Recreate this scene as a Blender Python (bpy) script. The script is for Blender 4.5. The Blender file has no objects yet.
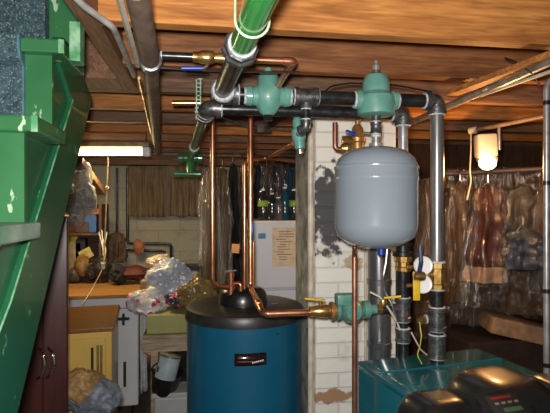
import bpy, bmesh, math, random
from mathutils import Vector, Matrix, noise
R = math.radians
PI = math.pi
C = bpy.context.scene.collection
TH = R(8.5); ct, st = math.cos(TH), math.sin(TH)
F = 480.0; CX = 275.0; CY = 206.5; EYE = 1.5

# ---- measured positions: (pixel, depth) -> place in the room -------------------------------------------
def W(px, py, Y):
    X = (px-CX)/F*Y; Z = EYE+(CY-py)/F*Y
    return Vector((X*ct+Y*st, -X*st+Y*ct, Z))
def WV(px, py, v): return W(px, py, v/(ct-(px-CX)/F*st))
def WU(px, py, u): return W(px, py, u/((px-CX)/F*ct+st))
def WZ(px, py, z): return W(px, py, (z-EYE)*F/(CY-py))

# ---- materials -----------------------------------------------------------------------------------------
def newmat(name):
    m = bpy.data.materials.new(name); m.use_nodes = True
    nt = m.node_tree; b = nt.nodes['Principled BSDF']
    return m, nt, b
def mat(name, col, rough=.5, metal=0., col2=None, scale=20., amt=.5, bump=0., stretch=(1,1,1), coat=0., detail=4, lo=.35, hi=.65, spec=None):
    m, nt, b = newmat(name)
    b.inputs['Roughness'].default_value = rough
    b.inputs['Metallic'].default_value = metal
    if coat: b.inputs['Coat Weight'].default_value = coat; b.inputs['Coat Roughness'].default_value = .08
    if spec is not None: b.inputs['Specular IOR Level'].default_value = spec
    if col2 is None: col2 = tuple(c*.6 for c in col)
    tc = nt.nodes.new('ShaderNodeTexCoord'); mp = nt.nodes.new('ShaderNodeMapping')
    mp.inputs['Scale'].default_value = stretch
    nt.links.new(tc.outputs['Object'], mp.inputs['Vector'])
    n = nt.nodes.new('ShaderNodeTexNoise'); n.inputs['Scale'].default_value = scale; n.inputs['Detail'].default_value = detail
    nt.links.new(mp.outputs['Vector'], n.inputs['Vector'])
    r = nt.nodes.new('ShaderNodeValToRGB')
    r.color_ramp.elements[0].position = lo; r.color_ramp.elements[1].position = hi
    r.color_ramp.elements[0].color = (*col2, 1); r.color_ramp.elements[1].color = (*col, 1)
    nt.links.new(n.outputs['Fac'], r.inputs['Fac']); nt.links.new(r.outputs['Color'], b.inputs['Base Color'])
    if bump:
        bp = nt.nodes.new('ShaderNodeBump'); bp.inputs['Strength'].default_value = bump; bp.inputs['Distance'].default_value = .01
        nt.links.new(n.outputs['Fac'], bp.inputs['Height']); nt.links.new(bp.outputs['Normal'], b.inputs['Normal'])
    return m
def wood(name, a, b_, axis='X', rough=.6, c=None):
    m, nt, b = newmat(name)
    b.inputs['Roughness'].default_value = rough
    tc = nt.nodes.new('ShaderNodeTexCoord'); mp = nt.nodes.new('ShaderNodeMapping')
    s = {'X': (1.2,14,14), 'Y': (14,1.2,14), 'Z': (14,14,1.2)}[axis]; b.inputs['Specular IOR Level'].default_value = .25
    mp.inputs['Scale'].default_value = s
    nt.links.new(tc.outputs['Object'], mp.inputs['Vector'])
    n = nt.nodes.new('ShaderNodeTexNoise'); n.inputs['Scale'].default_value = 2.2; n.inputs['Detail'].default_value = 8; n.inputs['Distortion'].default_value = 1.2
    nt.links.new(mp.outputs['Vector'], n.inputs['Vector'])
    w = nt.nodes.new('ShaderNodeTexNoise'); w.inputs['Scale'].default_value = 9; w.inputs['Detail'].default_value = 5
    nt.links.new(mp.outputs['Vector'], w.inputs['Vector'])
    r = nt.nodes.new('ShaderNodeValToRGB')
    e = r.color_ramp.elements
    e[0].position = .3; e[0].color = (*b_, 1); e[1].position = .68; e[1].color = (*a, 1)
    nt.links.new(n.outputs['Fac'], r.inputs['Fac'])
    mx = nt.nodes.new('ShaderNodeMix'); mx.data_type = 'RGBA'; mx.blend_type = 'MULTIPLY'; mx.inputs['Factor'].default_value = .5
    r2 = nt.nodes.new('ShaderNodeValToRGB'); r2.color_ramp.elements[0].position = .35; r2.color_ramp.elements[1].position = .6
    r2.color_ramp.elements[0].color = (.45,.4,.35,1)
    nt.links.new(w.outputs['Fac'], r2.inputs['Fac'])
    nt.links.new(r.outputs['Color'], mx.inputs['A']); nt.links.new(r2.outputs['Color'], mx.inputs['B'])
    nt.links.new(mx.outputs['Result'], b.inputs['Base Color'])
    bp = nt.nodes.new('ShaderNodeBump'); bp.inputs['Strength'].default_value = .25; bp.inputs['Distance'].default_value = .004
    nt.links.new(w.outputs['Fac'], bp.inputs['Height']); nt.links.new(bp.outputs['Normal'], b.inputs['Normal'])
    return m
def emis(name, col, s):
    m, nt, b = newmat(name)
    b.inputs['Base Color'].default_value = (*col, 1)
    b.inputs['Emission Color'].default_value = (*col, 1); b.inputs['Emission Strength'].default_value = s
    return m
def plastic_film(name, tint, alpha=.3, rough=.12, sheen=.3):
    """crinkled clear sheeting: see-through, with a little body colour and sharp glossy creases"""
    m, nt, b = newmat(name); L = nt.links
    b.inputs['Base Color'].default_value = (*tint, 1); b.inputs['Roughness'].default_value = .6
    tc = nt.nodes.new('ShaderNodeTexCoord'); n = nt.nodes.new('ShaderNodeTexNoise'); n.inputs['Scale'].default_value = 22; n.inputs['Detail'].default_value = 4; n.inputs['Distortion'].default_value = 1.0
    mp = nt.nodes.new('ShaderNodeMapping'); mp.inputs['Scale'].default_value = (1.5,1.5,.4)
    L.new(tc.outputs['Object'], mp.inputs['Vector']); L.new(mp.outputs['Vector'], n.inputs['Vector'])
    bp = nt.nodes.new('ShaderNodeBump'); bp.inputs['Strength'].default_value = 1.0; bp.inputs['Distance'].default_value = .03
    L.new(n.outputs['Fac'], bp.inputs['Height']); L.new(bp.outputs['Normal'], b.inputs['Normal'])
    tr = nt.nodes.new('ShaderNodeBsdfTransparent'); gl = nt.nodes.new('ShaderNodeBsdfGlossy'); gl.inputs['Roughness'].default_value = rough
    L.new(bp.outputs['Normal'], gl.inputs['Normal'])
    m1 = nt.nodes.new('ShaderNodeMixShader'); m1.inputs[0].default_value = alpha; L.new(tr.outputs[0], m1.inputs[1]); L.new(b.outputs[0], m1.inputs[2])
    m2 = nt.nodes.new('ShaderNodeMixShader'); m2.inputs[0].default_value = sheen; L.new(m1.outputs[0], m2.inputs[1]); L.new(gl.outputs[0], m2.inputs[2])
    L.new(m2.outputs[0], nt.nodes['Material Output'].inputs['Surface'])
    return m
def scratched(m, colr, scale=9., lo=.66, hi=.70, stretch=(1,1,1)):
    """chipped paint: small pale marks with a shape of their own"""
    nt = m.node_tree; bs = nt.nodes['Principled BSDF']; tc = [n for n in nt.nodes if n.type == 'TEX_COORD'][0]
    mp = nt.nodes.new('ShaderNodeMapping'); mp.inputs['Scale'].default_value = stretch; nt.links.new(tc.outputs['Object'], mp.inputs['Vector'])
    v = nt.nodes.new('ShaderNodeTexNoise'); v.inputs['Scale'].default_value = scale; v.inputs['Detail'].default_value = 6; nt.links.new(mp.outputs['Vector'], v.inputs['Vector'])
    r = nt.nodes.new('ShaderNodeValToRGB'); r.color_ramp.elements[0].position = lo; r.color_ramp.elements[1].position = hi
    nt.links.new(v.outputs['Fac'], r.inputs['Fac'])
    old = [l for l in nt.links if l.to_socket == bs.inputs['Base Color']][0].from_socket
    mx = nt.nodes.new('ShaderNodeMix'); mx.data_type = 'RGBA'; nt.links.new(r.outputs['Color'], mx.inputs['Factor']); nt.links.new(old, mx.inputs['A']); mx.inputs['B'].default_value = (*colr, 1)
    nt.links.new(mx.outputs['Result'], bs.inputs['Base Color']); return m
def bricks(name, col, mortar, stain, sw=.21, sh=.068, bumpy=.6, stains=()):
    """painted masonry in object space; stains = list of (centre, radius, colour) worn patches"""
    m, nt, b = newmat(name); L = nt.links
    b.inputs['Roughness'].default_value = .75
    tc = nt.nodes.new('ShaderNodeTexCoord')
    sx = nt.nodes.new('ShaderNodeSeparateXYZ'); L.new(tc.outputs['Object'], sx.inputs[0])
    ad = nt.nodes.new('ShaderNodeMath'); ad.operation = 'ADD'; L.new(sx.outputs['X'], ad.inputs[0]); L.new(sx.outputs['Y'], ad.inputs[1])
    cb = nt.nodes.new('ShaderNodeCombineXYZ'); L.new(ad.outputs[0], cb.inputs['X']); L.new(sx.outputs['Z'], cb.inputs['Y'])
    br = nt.nodes.new('ShaderNodeTexBrick'); L.new(cb.outputs[0], br.inputs['Vector'])
    br.inputs['Scale'].default_value = 1; br.inputs['Brick Width'].default_value = sw; br.inputs['Row Height'].default_value = sh
    br.inputs['Mortar Size'].default_value = .005; br.inputs['Mortar Smooth'].default_value = .6
    br.inputs['Color1'].default_value = (*col, 1); br.inputs['Color2'].default_value = (*[c*.9 for c in col], 1); br.inputs['Mortar'].default_value = (*mortar, 1)
    n = nt.nodes.new('ShaderNodeTexNoise'); n.inputs['Scale'].default_value = 7; n.inputs['Detail'].default_value = 8
    L.new(tc.outputs['Object'], n.inputs['Vector'])
    r = nt.nodes.new('ShaderNodeValToRGB'); r.color_ramp.elements[0].position = .56; r.color_ramp.elements[1].position = .74
    r.color_ramp.elements[0].color = (0,0,0,1); r.color_ramp.elements[1].color = (.8,.8,.8,1)
    L.new(n.outputs['Fac'], r.inputs['Fac'])
    mx = nt.nodes.new('ShaderNodeMix'); mx.data_type = 'RGBA'; L.new(r.outputs['Color'], mx.inputs['Factor'])
    L.new(br.outputs['Color'], mx.inputs['A']); mx.inputs['B'].default_value = (*stain, 1)
    last = mx.outputs['Result']
    n2 = nt.nodes.new('ShaderNodeTexNoise'); n2.inputs['Scale'].default_value = 26; n2.inputs['Detail'].default_value = 5
    L.new(tc.outputs['Object'], n2.inputs['Vector'])
    for cen, rad, sc in stains:
        sub = nt.nodes.new('ShaderNodeVectorMath'); sub.operation = 'SUBTRACT'; L.new(tc.outputs['Object'], sub.inputs[0]); sub.inputs[1].default_value = cen
        ml = nt.nodes.new('ShaderNodeVectorMath'); ml.operation = 'DIVIDE'; L.new(sub.outputs[0], ml.inputs[0]); ml.inputs[1].default_value = rad
        ln = nt.nodes.new('ShaderNodeVectorMath'); ln.operation = 'LENGTH'; L.new(ml.outputs[0], ln.inputs[0])
        a2 = nt.nodes.new('ShaderNodeMath'); a2.operation = 'MULTIPLY_ADD'; L.new(n2.outputs['Fac'], a2.inputs[0]); a2.inputs[1].default_value = -2.2; L.new(ln.outputs['Value'], a2.inputs[2])
        rr = nt.nodes.new('ShaderNodeMapRange'); rr.inputs['From Min'].default_value = .0; rr.inputs['From Max'].default_value = -.25
        L.new(a2.outputs[0], rr.inputs['Value'])
        mm = nt.nodes.new('ShaderNodeMix'); mm.data_type = 'RGBA'; L.new(rr.outputs['Result'], mm.inputs['Factor'])
        L.new(last, mm.inputs['A']); mm.inputs['B'].default_value = (*sc, 1); last = mm.outputs['Result']
    L.new(last, b.inputs['Base Color'])
    bp = nt.nodes.new('ShaderNodeBump'); bp.inputs['Strength'].default_value = bumpy; bp.inputs['Distance'].default_value = .006
    iv = nt.nodes.new('ShaderNodeMath'); iv.operation = 'MULTIPLY_ADD'; L.new(br.outputs['Fac'], iv.inputs[0]); iv.inputs[1].default_value = -1; L.new(n2.outputs['Fac'], iv.inputs[2])
    L.new(iv.outputs[0], bp.inputs['Height']); L.new(bp.outputs['Normal'], b.inputs['Normal'])
    return m

M = {}
M['joist'] = wood('joist_wood', (.60,.26,.07), (.30,.105,.026), 'X', .6)
M['joist_dark'] = wood('joist_wood_dark', (.33,.14,.055), (.15,.055,.02), 'X', .6)
M['joist_grey'] = wood('joist_wood_grey', (.26,.15,.09), (.12,.06,.034), 'X', .55)
M['trimmer'] = wood('trimmer_wood', (.30,.16,.09), (.13,.06,.035), 'Y', .55)
M['subfloor'] = wood('subfloor_wood', (.22,.11,.06), (.1,.045,.025), 'Y', .7)
M['iron'] = mat('black_iron', (.075,.08,.085), .28, .75, (.03,.032,.035), 30, bump=.05)
M['iron_grey'] = mat('cast_fitting', (.17,.175,.18), .38, .7, (.07,.072,.075), 60, bump=.15)
M['galv'] = mat('galvanised_steel', (.50,.50,.49), .3, .55, (.33,.33,.33), 35)
M['seal'] = mat('pipe_dope', (.62,.66,.68), .55, 0, (.32,.35,.37), 70, bump=.3)
M['copper'] = mat('copper', (.80,.36,.20), .27, .9, (.42,.16,.08), 14, lo=.3, hi=.6)
M['copper_dull'] = mat('dull_copper', (.42,.19,.12), .4, .75, (.22,.09,.06), 18)
M['brass'] = mat('brass', (.85,.56,.19), .25, .9, (.45,.27,.08), 40)
M['bronze'] = mat('bronze', (.55,.30,.10), .4, .6, (.3,.15,.05), 40)
M['valve_green'] = mat('valve_green_paint', (.135,.35,.29), .42, .0, (.10,.27,.225), 22, coat=.2)
M['pump_green'] = mat('pump_green_paint', (.11,.28,.225), .45, .0, (.07,.19,.155), 30, coat=.2)
M['pipe_green'] = mat('green_pipe_paint', (.03,.30,.07), .22, .0, (.02,.23,.05), 9, coat=.8)
M['pipe_green_dark'] = mat('green_pipe_old_paint', (.05,.24,.09), .3, 0, (.02,.09,.035), 12, coat=.4)
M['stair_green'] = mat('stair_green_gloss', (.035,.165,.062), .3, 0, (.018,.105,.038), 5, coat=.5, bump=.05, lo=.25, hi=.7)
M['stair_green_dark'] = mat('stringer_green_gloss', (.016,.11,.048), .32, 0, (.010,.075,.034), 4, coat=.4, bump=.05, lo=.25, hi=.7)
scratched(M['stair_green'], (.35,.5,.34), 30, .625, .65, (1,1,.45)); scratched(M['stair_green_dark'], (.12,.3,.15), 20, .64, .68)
M['stair_worn'] = mat('worn_green_edge', (.24,.42,.27), .5, 0, (.04,.22,.08), 25, lo=.42, hi=.66)
M['tread_grey'] = mat('worn_tread_paint', (.28,.33,.29), .55, 0, (.1,.22,.13), 14)
M['tank'] = mat('grey_tank_enamel', (.26,.315,.365), .22, 0, (.25,.30,.35), 6, coat=.6)
M['teal'] = mat('teal_jacket', (.007,.105,.195), .33, .0, (.006,.095,.18), 5, coat=.35)
M['boiler'] = mat('boiler_jacket', (.016,.16,.20), .22, .1, (.013,.14,.18), 6, coat=.7)
M['black'] = mat('black_plastic', (.012,.012,.013), .3, 0, (.008,.008,.008), 20, coat=.3)
M['black_lid'] = mat('black_lid', (.03,.03,.032), .38, 0, (.02,.02,.02), 30)
M['blue'] = mat('blue_grip', (.015,.05,.35), .35)
M['yellow'] = mat('yellow_grip', (.80,.52,.02), .4)
M['white'] = mat('white_plastic', (.8,.8,.78), .35, 0, (.7,.7,.67), 10)
M['lampwhite'] = mat('lamp_box', (.5,.48,.44), .5, 0, (.42,.4,.36), 10)
M['chrome'] = mat('chrome', (.8,.8,.8), .1, 1., (.7,.7,.7), 10)
M['silver'] = mat('silver_metal', (.65,.64,.62), .25, .9, (.45,.44,.42), 40)
M['conduit'] = mat('conduit_grey', (.33,.34,.32), .4, .5, (.2,.2,.19), 25)
M['brown_pipe'] = mat('old_brown_pipe', (.20,.135,.10), .5, .1, (.11,.075,.055), 20, bump=.3)
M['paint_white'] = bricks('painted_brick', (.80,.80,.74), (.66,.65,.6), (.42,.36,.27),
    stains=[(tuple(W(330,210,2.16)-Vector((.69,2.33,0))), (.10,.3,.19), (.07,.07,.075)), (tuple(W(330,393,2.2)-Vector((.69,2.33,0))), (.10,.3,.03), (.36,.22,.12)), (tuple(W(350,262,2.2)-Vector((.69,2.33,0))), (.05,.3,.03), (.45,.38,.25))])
M['cement'] = mat('grey_cement', (.55,.56,.52), .85, 0, (.22,.23,.22), 12, bump=.5)
M['wall_grey'] = bricks('block_wall', (.44,.42,.34), (.33,.31,.25), (.3,.27,.2), .42, .21, .5)
M['wall_brown'] = wood('dark_board_wall', (.10,.052,.028), (.05,.025,.014), 'Z', .8)
M['floor'] = mat('concrete_floor', (.16,.13,.1), .8, 0, (.07,.055,.045), 5, bump=.2)
M['cream'] = mat('cream_paint', (.62,.58,.47), .5, 0, (.45,.4,.32), 25)
M['appliance'] = mat('appliance_white', (.62,.68,.76), .3, 0, (.56,.62,.7), 3, coat=.4)
M['fridge'] = mat('fridge_white', (.68,.76,.86), .3, 0, (.64,.72,.82), 3, coat=.4)
M['counter'] = wood('brown_counter', (.42,.22,.07), (.3,.14,.045), 'X', .4)
M['counter_dk'] = wood('dark_brown_counter', (.26,.12,.03), (.18,.08,.02), 'X', .3)
M['yel_metal'] = mat('yellow_enamel', (.62,.42,.10), .35, 0, (.55,.36,.08), 6, coat=.3)
M['slot'] = mat('dark_slot', (.02,.012,.008), .7)
M['maroon'] = mat('maroon_lacquer', (.06,.014,.012), .35, 0, (.04,.009,.008), 8, stretch=(4,4,.6), coat=.3)
M['table_wood'] = wood('pale_table_wood', (.46,.38,.28), (.3,.23,.16), 'X', .7)
M['olive'] = mat('olive_card', (.36,.36,.13), .6, 0, (.3,.3,.1), 6)
M['cardboard'] = mat('cardboard', (.38,.25,.13), .8)
M['paper'] = mat('aged_paper', (.72,.62,.45), .8, 0, (.55,.45,.32), 30, lo=.3, hi=.5)
M['ink'] = mat('grey_ink', (.2,.17,.14), .8)
M['black_cloth'] = mat('black_cloth', (.018,.018,.022), .8, 0, (.01,.01,.012), 20)
M['film'] = plastic_film('clear_film', (.20,.17,.14), .03, .10, .13)
M['film_brown'] = plastic_film('amber_film', (.16,.09,.04), .22, .16, .12)
M['bulb'] = emis('bulb_glow', (1.,.66,.33), 14)
M['tube'] = emis('fluorescent_tube', (1.,.80,.42), 11)
M['led_red'] = mat('red_print', (.2,.015,.01), .4)
M['led_green'] = mat('green_print', (.05,.09,.045), .4)
M['label_dark'] = mat('dark_badge', (.02,.01,.01), .15, .2, coat=.6)
M['soot_pipe'] = mat('flue_steel', (.30,.31,.33), .25, .75, (.15,.155,.165), 12, stretch=(3,3,.5))
M['bin'] = mat('grey_white_bin', (.45,.47,.47), .5, 0, (.4,.42,.42), 10)
M['burlap'] = mat('old_sheet', (.30,.22,.13), .85, 0, (.18,.13,.08), 9, stretch=(5,1,.6))
M['cord'] = mat('string', (.65,.5,.3), .8)
def carpet():
    m = mat('speckled_carpet', (.05,.1,.12), .95, 0, (.018,.042,.055), 70, bump=.8)
    nt = m.node_tree; b = nt.nodes['Principled BSDF']
    tc = [n for n in nt.nodes if n.type == 'TEX_COORD'][0]
    v = nt.nodes.new('ShaderNodeTexNoise'); v.inputs['Scale'].default_value = 190; v.inputs['Detail'].default_value = 1
    nt.links.new(tc.outputs['Object'], v.inputs['Vector'])
    r = nt.nodes.new('ShaderNodeValToRGB'); r.color_ramp.elements[0].position = .60; r.color_ramp.elements[1].position = .67
    nt.links.new(v.outputs['Fac'], r.inputs['Fac'])
    old = [l for l in nt.links if l.to_socket == b.inputs['Base Color']][0].from_socket
    mx = nt.nodes.new('ShaderNodeMix'); mx.data_type = 'RGBA'
    nt.links.new(r.outputs['Color'], mx.inputs['Factor']); nt.links.new(old, mx.inputs['A']); mx.inputs['B'].default_value = (.17,.23,.23,1)
    nt.links.new(mx.outputs['Result'], b.inputs['Base Color'])
    return m
M['carpet'] = carpet()
_c = {}
def cm(rgb, rough=.7, col2=None, **k):
    key = (tuple(rgb), rough)
    if key not in _c: _c[key] = mat('surface_colour', rgb, rough, 0, col2, **k)
    return _c[key]

# ---- mesh builder --------------------------------------------------------------------------------------
def frame(d):
    d = d.normalized(); a = Vector((0,0,1)) if abs(d.z) < .9 else Vector((1,0,0))
    x = a.cross(d).normalized(); return x, d.cross(x).normalized(), d
def fillet(pts, r):
    pts = [Vector(p) for p in pts]; out = [pts[0]]
    for i in range(1, len(pts)-1):
        p = pts[i]; a = pts[i-1]-p; b = pts[i+1]-p; la, lb = a.length, b.length
        a.normalize(); b.normalize(); ang = a.angle(b)
        if ang > PI-.05: out.append(p); continue
        t = min(r/math.tan(ang/2), la*.48, lb*.48)
        p0 = p+a*t; p1 = p+b*t
        for k in range(7):
            s = k/6; out.append(p0*(1-s)**2+p*2*s*(1-s)+p1*s*s)
    out.append(pts[-1]); return out
class MB:
    def __init__(s): s.bm = bmesh.new()
    def box(s, lo, hi, bev=0):
        lo = Vector(lo); hi = Vector(hi)
        return s.obox((lo+hi)/2, [abs(hi[i]-lo[i]) for i in range(3)], None, bev)
    def obox(s, c, size, rot=None, bev=0):
        mtx = Matrix.Translation(Vector(c))
        if rot is not None: mtx = mtx @ rot.to_4x4()
        mtx = mtx @ Matrix.Diagonal((*size, 1))
        g = bmesh.ops.create_cube(s.bm, size=1, matrix=mtx)
        if bev:
            ed = list({e for v in g['verts'] for e in v.link_edges})
            bmesh.ops.bevel(s.bm, geom=ed, offset=bev, segments=2, affect='EDGES', profile=.5)
        return s
    def sweep(s, pts, rs, seg=14, caps=True):
        pts = [Vector(p) for p in pts]; n = len(pts)
        if not hasattr(rs, '__len__'): rs = [rs]*n
        rings = []; x = None
        for i, p in enumerate(pts):
            d = (pts[min(i+1,n-1)]-pts[max(i-1,0)])
            if d.length < 1e-9: d = Vector((0,0,1))
            d.normalize()
            if x is None: x = frame(d)[0]
            x = (x-d*x.dot(d)).normalized(); y = d.cross(x)
            rings.append([s.bm.verts.new(p+(x*math.cos(a)+y*math.sin(a))*rs[i]) for a in [2*PI*k/seg for k in range(seg)]])
        for a, b in zip(rings, rings[1:]):
            for k in range(seg): s.bm.faces.new((a[k], a[(k+1)%seg], b[(k+1)%seg], b[k]))
        if caps:
            s.bm.faces.new(rings[0][::-1]); s.bm.faces.new(rings[-1])
        return s
    def tube(s, pts, r, bend=0, seg=14):
        return s.sweep(fillet(pts, bend) if bend else pts, r, seg)
    def cyl(s, p0, p1, r, seg=18): return s.sweep([p0, p1], r, seg)
    def lathe(s, prof, o, axis=(0,0,1), seg=24):
        """prof: list of (radius, distance along axis)"""
        o = Vector(o); x, y, d = frame(Vector(axis)); rings = []
        for r, t in prof:
            r = max(r, .0004)
            rings.append([s.bm.verts.new(o+d*t+(x*math.cos(2*PI*k/seg)+y*math.sin(2*PI*k/seg))*r) for k in range(seg)])
        for a, b in zip(rings, rings[1:]):
            for k in range(seg): s.bm.faces.new((a[k], a[(k+1)%seg], b[(k+1)%seg], b[k]))
        s.bm.faces.new(rings[0][::-1]); s.bm.faces.new(rings[-1]); return s
    def blob(s, c, rad, amp=.0, freq=3., seed=0, sub=3, flat=None):
        g = bmesh.ops.create_icosphere(s.bm, subdivisions=sub, radius=1)
        c = Vector(c); sd = Vector((seed*7.1, seed*3.3, seed*1.7))
        for v in g['verts']:
            n = v.co.normalized(); k = 1+amp*(noise.noise(n*freq+sd)+.5*abs(noise.noise(n*freq*2.3+sd)))
            p = Vector((n.x*rad[0]*k, n.y*rad[1]*k, n.z*rad[2]*k))
            if flat is not None and p.z < -flat: p.z = -flat
            v.co = c+p
        return s
    def prism(s, pts, d):
        d = Vector(d); a = [s.bm.verts.new(Vector(p)) for p in pts]; b = [s.bm.verts.new(Vector(p)+d) for p in pts]
        n = len(a); s.bm.faces.new(a[::-1]); s.bm.faces.new(b)
        for k in range(n): s.bm.faces.new((a[k], a[(k+1)%n], b[(k+1)%n], b[k]))
        return s
    def grid(s, fn, nu, nv, closed=False):
        V = [[s.bm.verts.new(fn(i/(nu if closed else nu-1), j/(nv-1))) for i in range(nu)] for j in range(nv)]
        for j in range(nv-1):
            for i in range(nu if closed else nu-1):
                k = (i+1)%nu; s.bm.faces.new((V[j][i], V[j][k], V[j+1][k], V[j+1][i]))
        return V
    def build(s, name, m, parent=None, smooth=True, solid=0, bevel=0, **p):
        bmesh.ops.recalc_face_normals(s.bm, faces=s.bm.faces[:])
        me = bpy.data.meshes.new(name)
        if parent is not None: org = Vector(parent['_o'])
        else:
            zs = [v.co for v in s.bm.verts]
            org = Vector(((min(v.x for v in zs)+max(v.x for v in zs))/2, (min(v.y for v in zs)+max(v.y for v in zs))/2, min(v.z for v in zs)))
        for v in s.bm.verts: v.co -= org
        s.bm.to_mesh(me); s.bm.free()
        if smooth:
            for f in me.polygons: f.use_smooth = True
            try: me.set_sharp_from_angle(angle=R(38))
            except Exception: pass
        me.materials.append(m)
        o = bpy.data.objects.new(name, me); C.objects.link(o); o['_o'] = list(org)
        if parent is not None: o.parent = parent
        else: o.location = org
        if bevel:
            b = o.modifiers.new('bevel', 'BEVEL'); b.width = bevel; b.segments = 2; b.limit_method = 'ANGLE'
        if solid:
            b = o.modifiers.new('solid', 'SOLIDIFY'); b.thickness = solid; b.offset = 0
        return o
def tag(o, label=None, cat=None, group=None, kind=None):
    if label: o['label'] = label
    if cat: o['category'] = cat
    if group: o['group'] = group
    if kind: o['kind'] = kind
    return o
def thing(name, label, cat, loc, group=None):
    o = bpy.data.objects.new(name, None); C.objects.link(o); o.location = loc; o['_o'] = list(loc)
    o.empty_display_size = .05
    return tag(o, label, cat, group)
def struct(o): o['kind'] = 'structure'; return o
def copy_tree(o, parent=None):
    c = o.copy(); C.objects.link(c)
    if parent is not None: c.parent = parent
    for ch in list(o.children): copy_tree(ch, c)
    return c

# pipe vocabulary: every fitting is a mesh of its own under its pipe run
def pipe(p, a, b, r, m=None, name='pipe'): return MB().cyl(a, b, r).build(name, m or M['iron'], p)
def ring(p, c, d, r, w=.007, m=None):
    d = Vector(d).normalized(); c = Vector(c)
    return MB().lathe([(r*.9,-w/2),(r*1.0,-w/2),(r*1.06,0),(r*1.0,w/2),(r*.9,w/2)], c, d).build('sealant_ring', m or M['seal'], p)
def coupling(p, a, b, r, name='coupling', m=None):
    a = Vector(a); b = Vector(b); d = b-a; l = d.length; w = min(.010, l*.25)
    o = MB().lathe([(r,0),(r*1.34,.0005),(r*1.34,w),(r*1.24,w*1.2),(r*1.24,l-w*1.2),(r*1.34,l-w),(r*1.34,l-.0005),(r,l)], a, d).build(name, m or M['iron_grey'], p)
    ring(o, a, d, r*1.16); ring(o, b, d, r*1.16)
    return o
def elbow(p, c, d1, d2, r, leg=None, m=None, seal=True, name='elbow'):
    leg = leg or r*1.9; c = Vector(c); d1 = Vector(d1).normalized(); d2 = Vector(d2).normalized()
    b = MB().tube(fillet([c+d1*leg, c, c+d2*leg], r*1.3), r*1.22, seg=18)
    for d in (d1, d2): b.lathe([(r,leg*.62),(r*1.4,leg*.64),(r*1.4,leg),(r,leg)], c, d)
    o = b.build(name, m or M['iron_grey'], p)
    if seal:
        for d in (d1, d2): ring(o, c+d*(leg+.001), d, r*1.2)
    return o
def tee(p, c, axis, branch, r, rb=None, leg=None, m=None, seal=True):
    leg = leg or r*1.9; rb = rb or r; c = Vector(c); a = Vector(axis).normalized(); d = Vector(branch).normalized()
    b = MB().lathe([(r,-leg),(r*1.4,-leg),(r*1.4,-leg*.65),(r*1.22,-leg*.6),(r*1.22,leg*.6),(r*1.4,leg*.65),(r*1.4,leg),(r,leg)], c, a)
    b.lathe([(rb*1.2,0),(rb*1.2,leg*.62),(rb*1.4,leg*.66),(rb*1.4,leg),(rb,leg)], c, d)
    o = b.build('tee', m or M['iron_grey'], p)
    if seal:
        for s_ in (a, -a): ring(o, c+s_*leg, a, r*1.2)
        ring(o, c+d*leg, d, rb*1.2)
    return o
U = Vector((1,0,0)); V_ = Vector((0,1,0)); Z = Vector((0,0,1))

# ============================================ ROOM ======================================================
struct(MB().box((-2.7,-1.6,-.1), (3.4,5.0,0)).build('floor', M['floor'], smooth=False))
struct(MB().box((-2.7,-1.6,2.22), (3.4,5.0,2.28)).build('ceiling', M['subfloor'], smooth=False))
struct(MB().box((-2.7,4.9,0), (3.4,5.0,2.22)).build('wall_back', M['wall_grey'], smooth=False))
struct(MB().box((-2.8,-1.6,0), (-2.7,5.0,2.22)).build('wall_left', M['wall_grey'], smooth=False))
struct(MB().box((3.3,-1.6,0), (3.4,4.9,2.22)).build('wall_right', M['wall_brown'], smooth=False))
# sill beam along the back wall under the joists
struct(MB().box((-2.7,4.72,1.9), (3.3,4.9,2.0)).build('trim_1', M['joist_grey'], smooth=False))

ords = ['nearest, wide bright orange', 'second, reddish brown', 'third', 'fourth', 'fifth', 'sixth', 'seventh', 'eighth', 'ninth']
for k in range(9):
    v = 1.34+.4*k
    u0 = -.28 if k < 2 else -2.7
    m = M['joist'] if k == 0 else (M['joist_dark'] if k % 2 else M['joist_grey'])
    if k in (3, 5): m = M['joist']
    j = MB().box((u0, v, 2.0), (3.3, v+.05, 2.22)).build('ceiling_joist', m, smooth=False, bevel=.003)
    tag(j, ('nearest ceiling joist, wide bright orange timber across the top of the view' if k == 0 else
            '%s wooden ceiling joist counting back from the camera' % ords[k].split(',')[0]), 'joist', 'ceiling joists')
tr = MB().box((-.335,.0,2.0), (-.28,2.14,2.22)).build('trimmer_beam', M['trimmer'], smooth=False, bevel=.003)
tag(tr, 'dull brown beam running back beside the green staircase opening', 'beam')
tr2 = MB().box((-.72,1.95,2.0), (-.335,2.13,2.22)).build('header_beam', M['trimmer'], smooth=False, bevel=.003)
tag(tr2, 'brown header timber closing the far end of the stair opening', 'beam')

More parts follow.
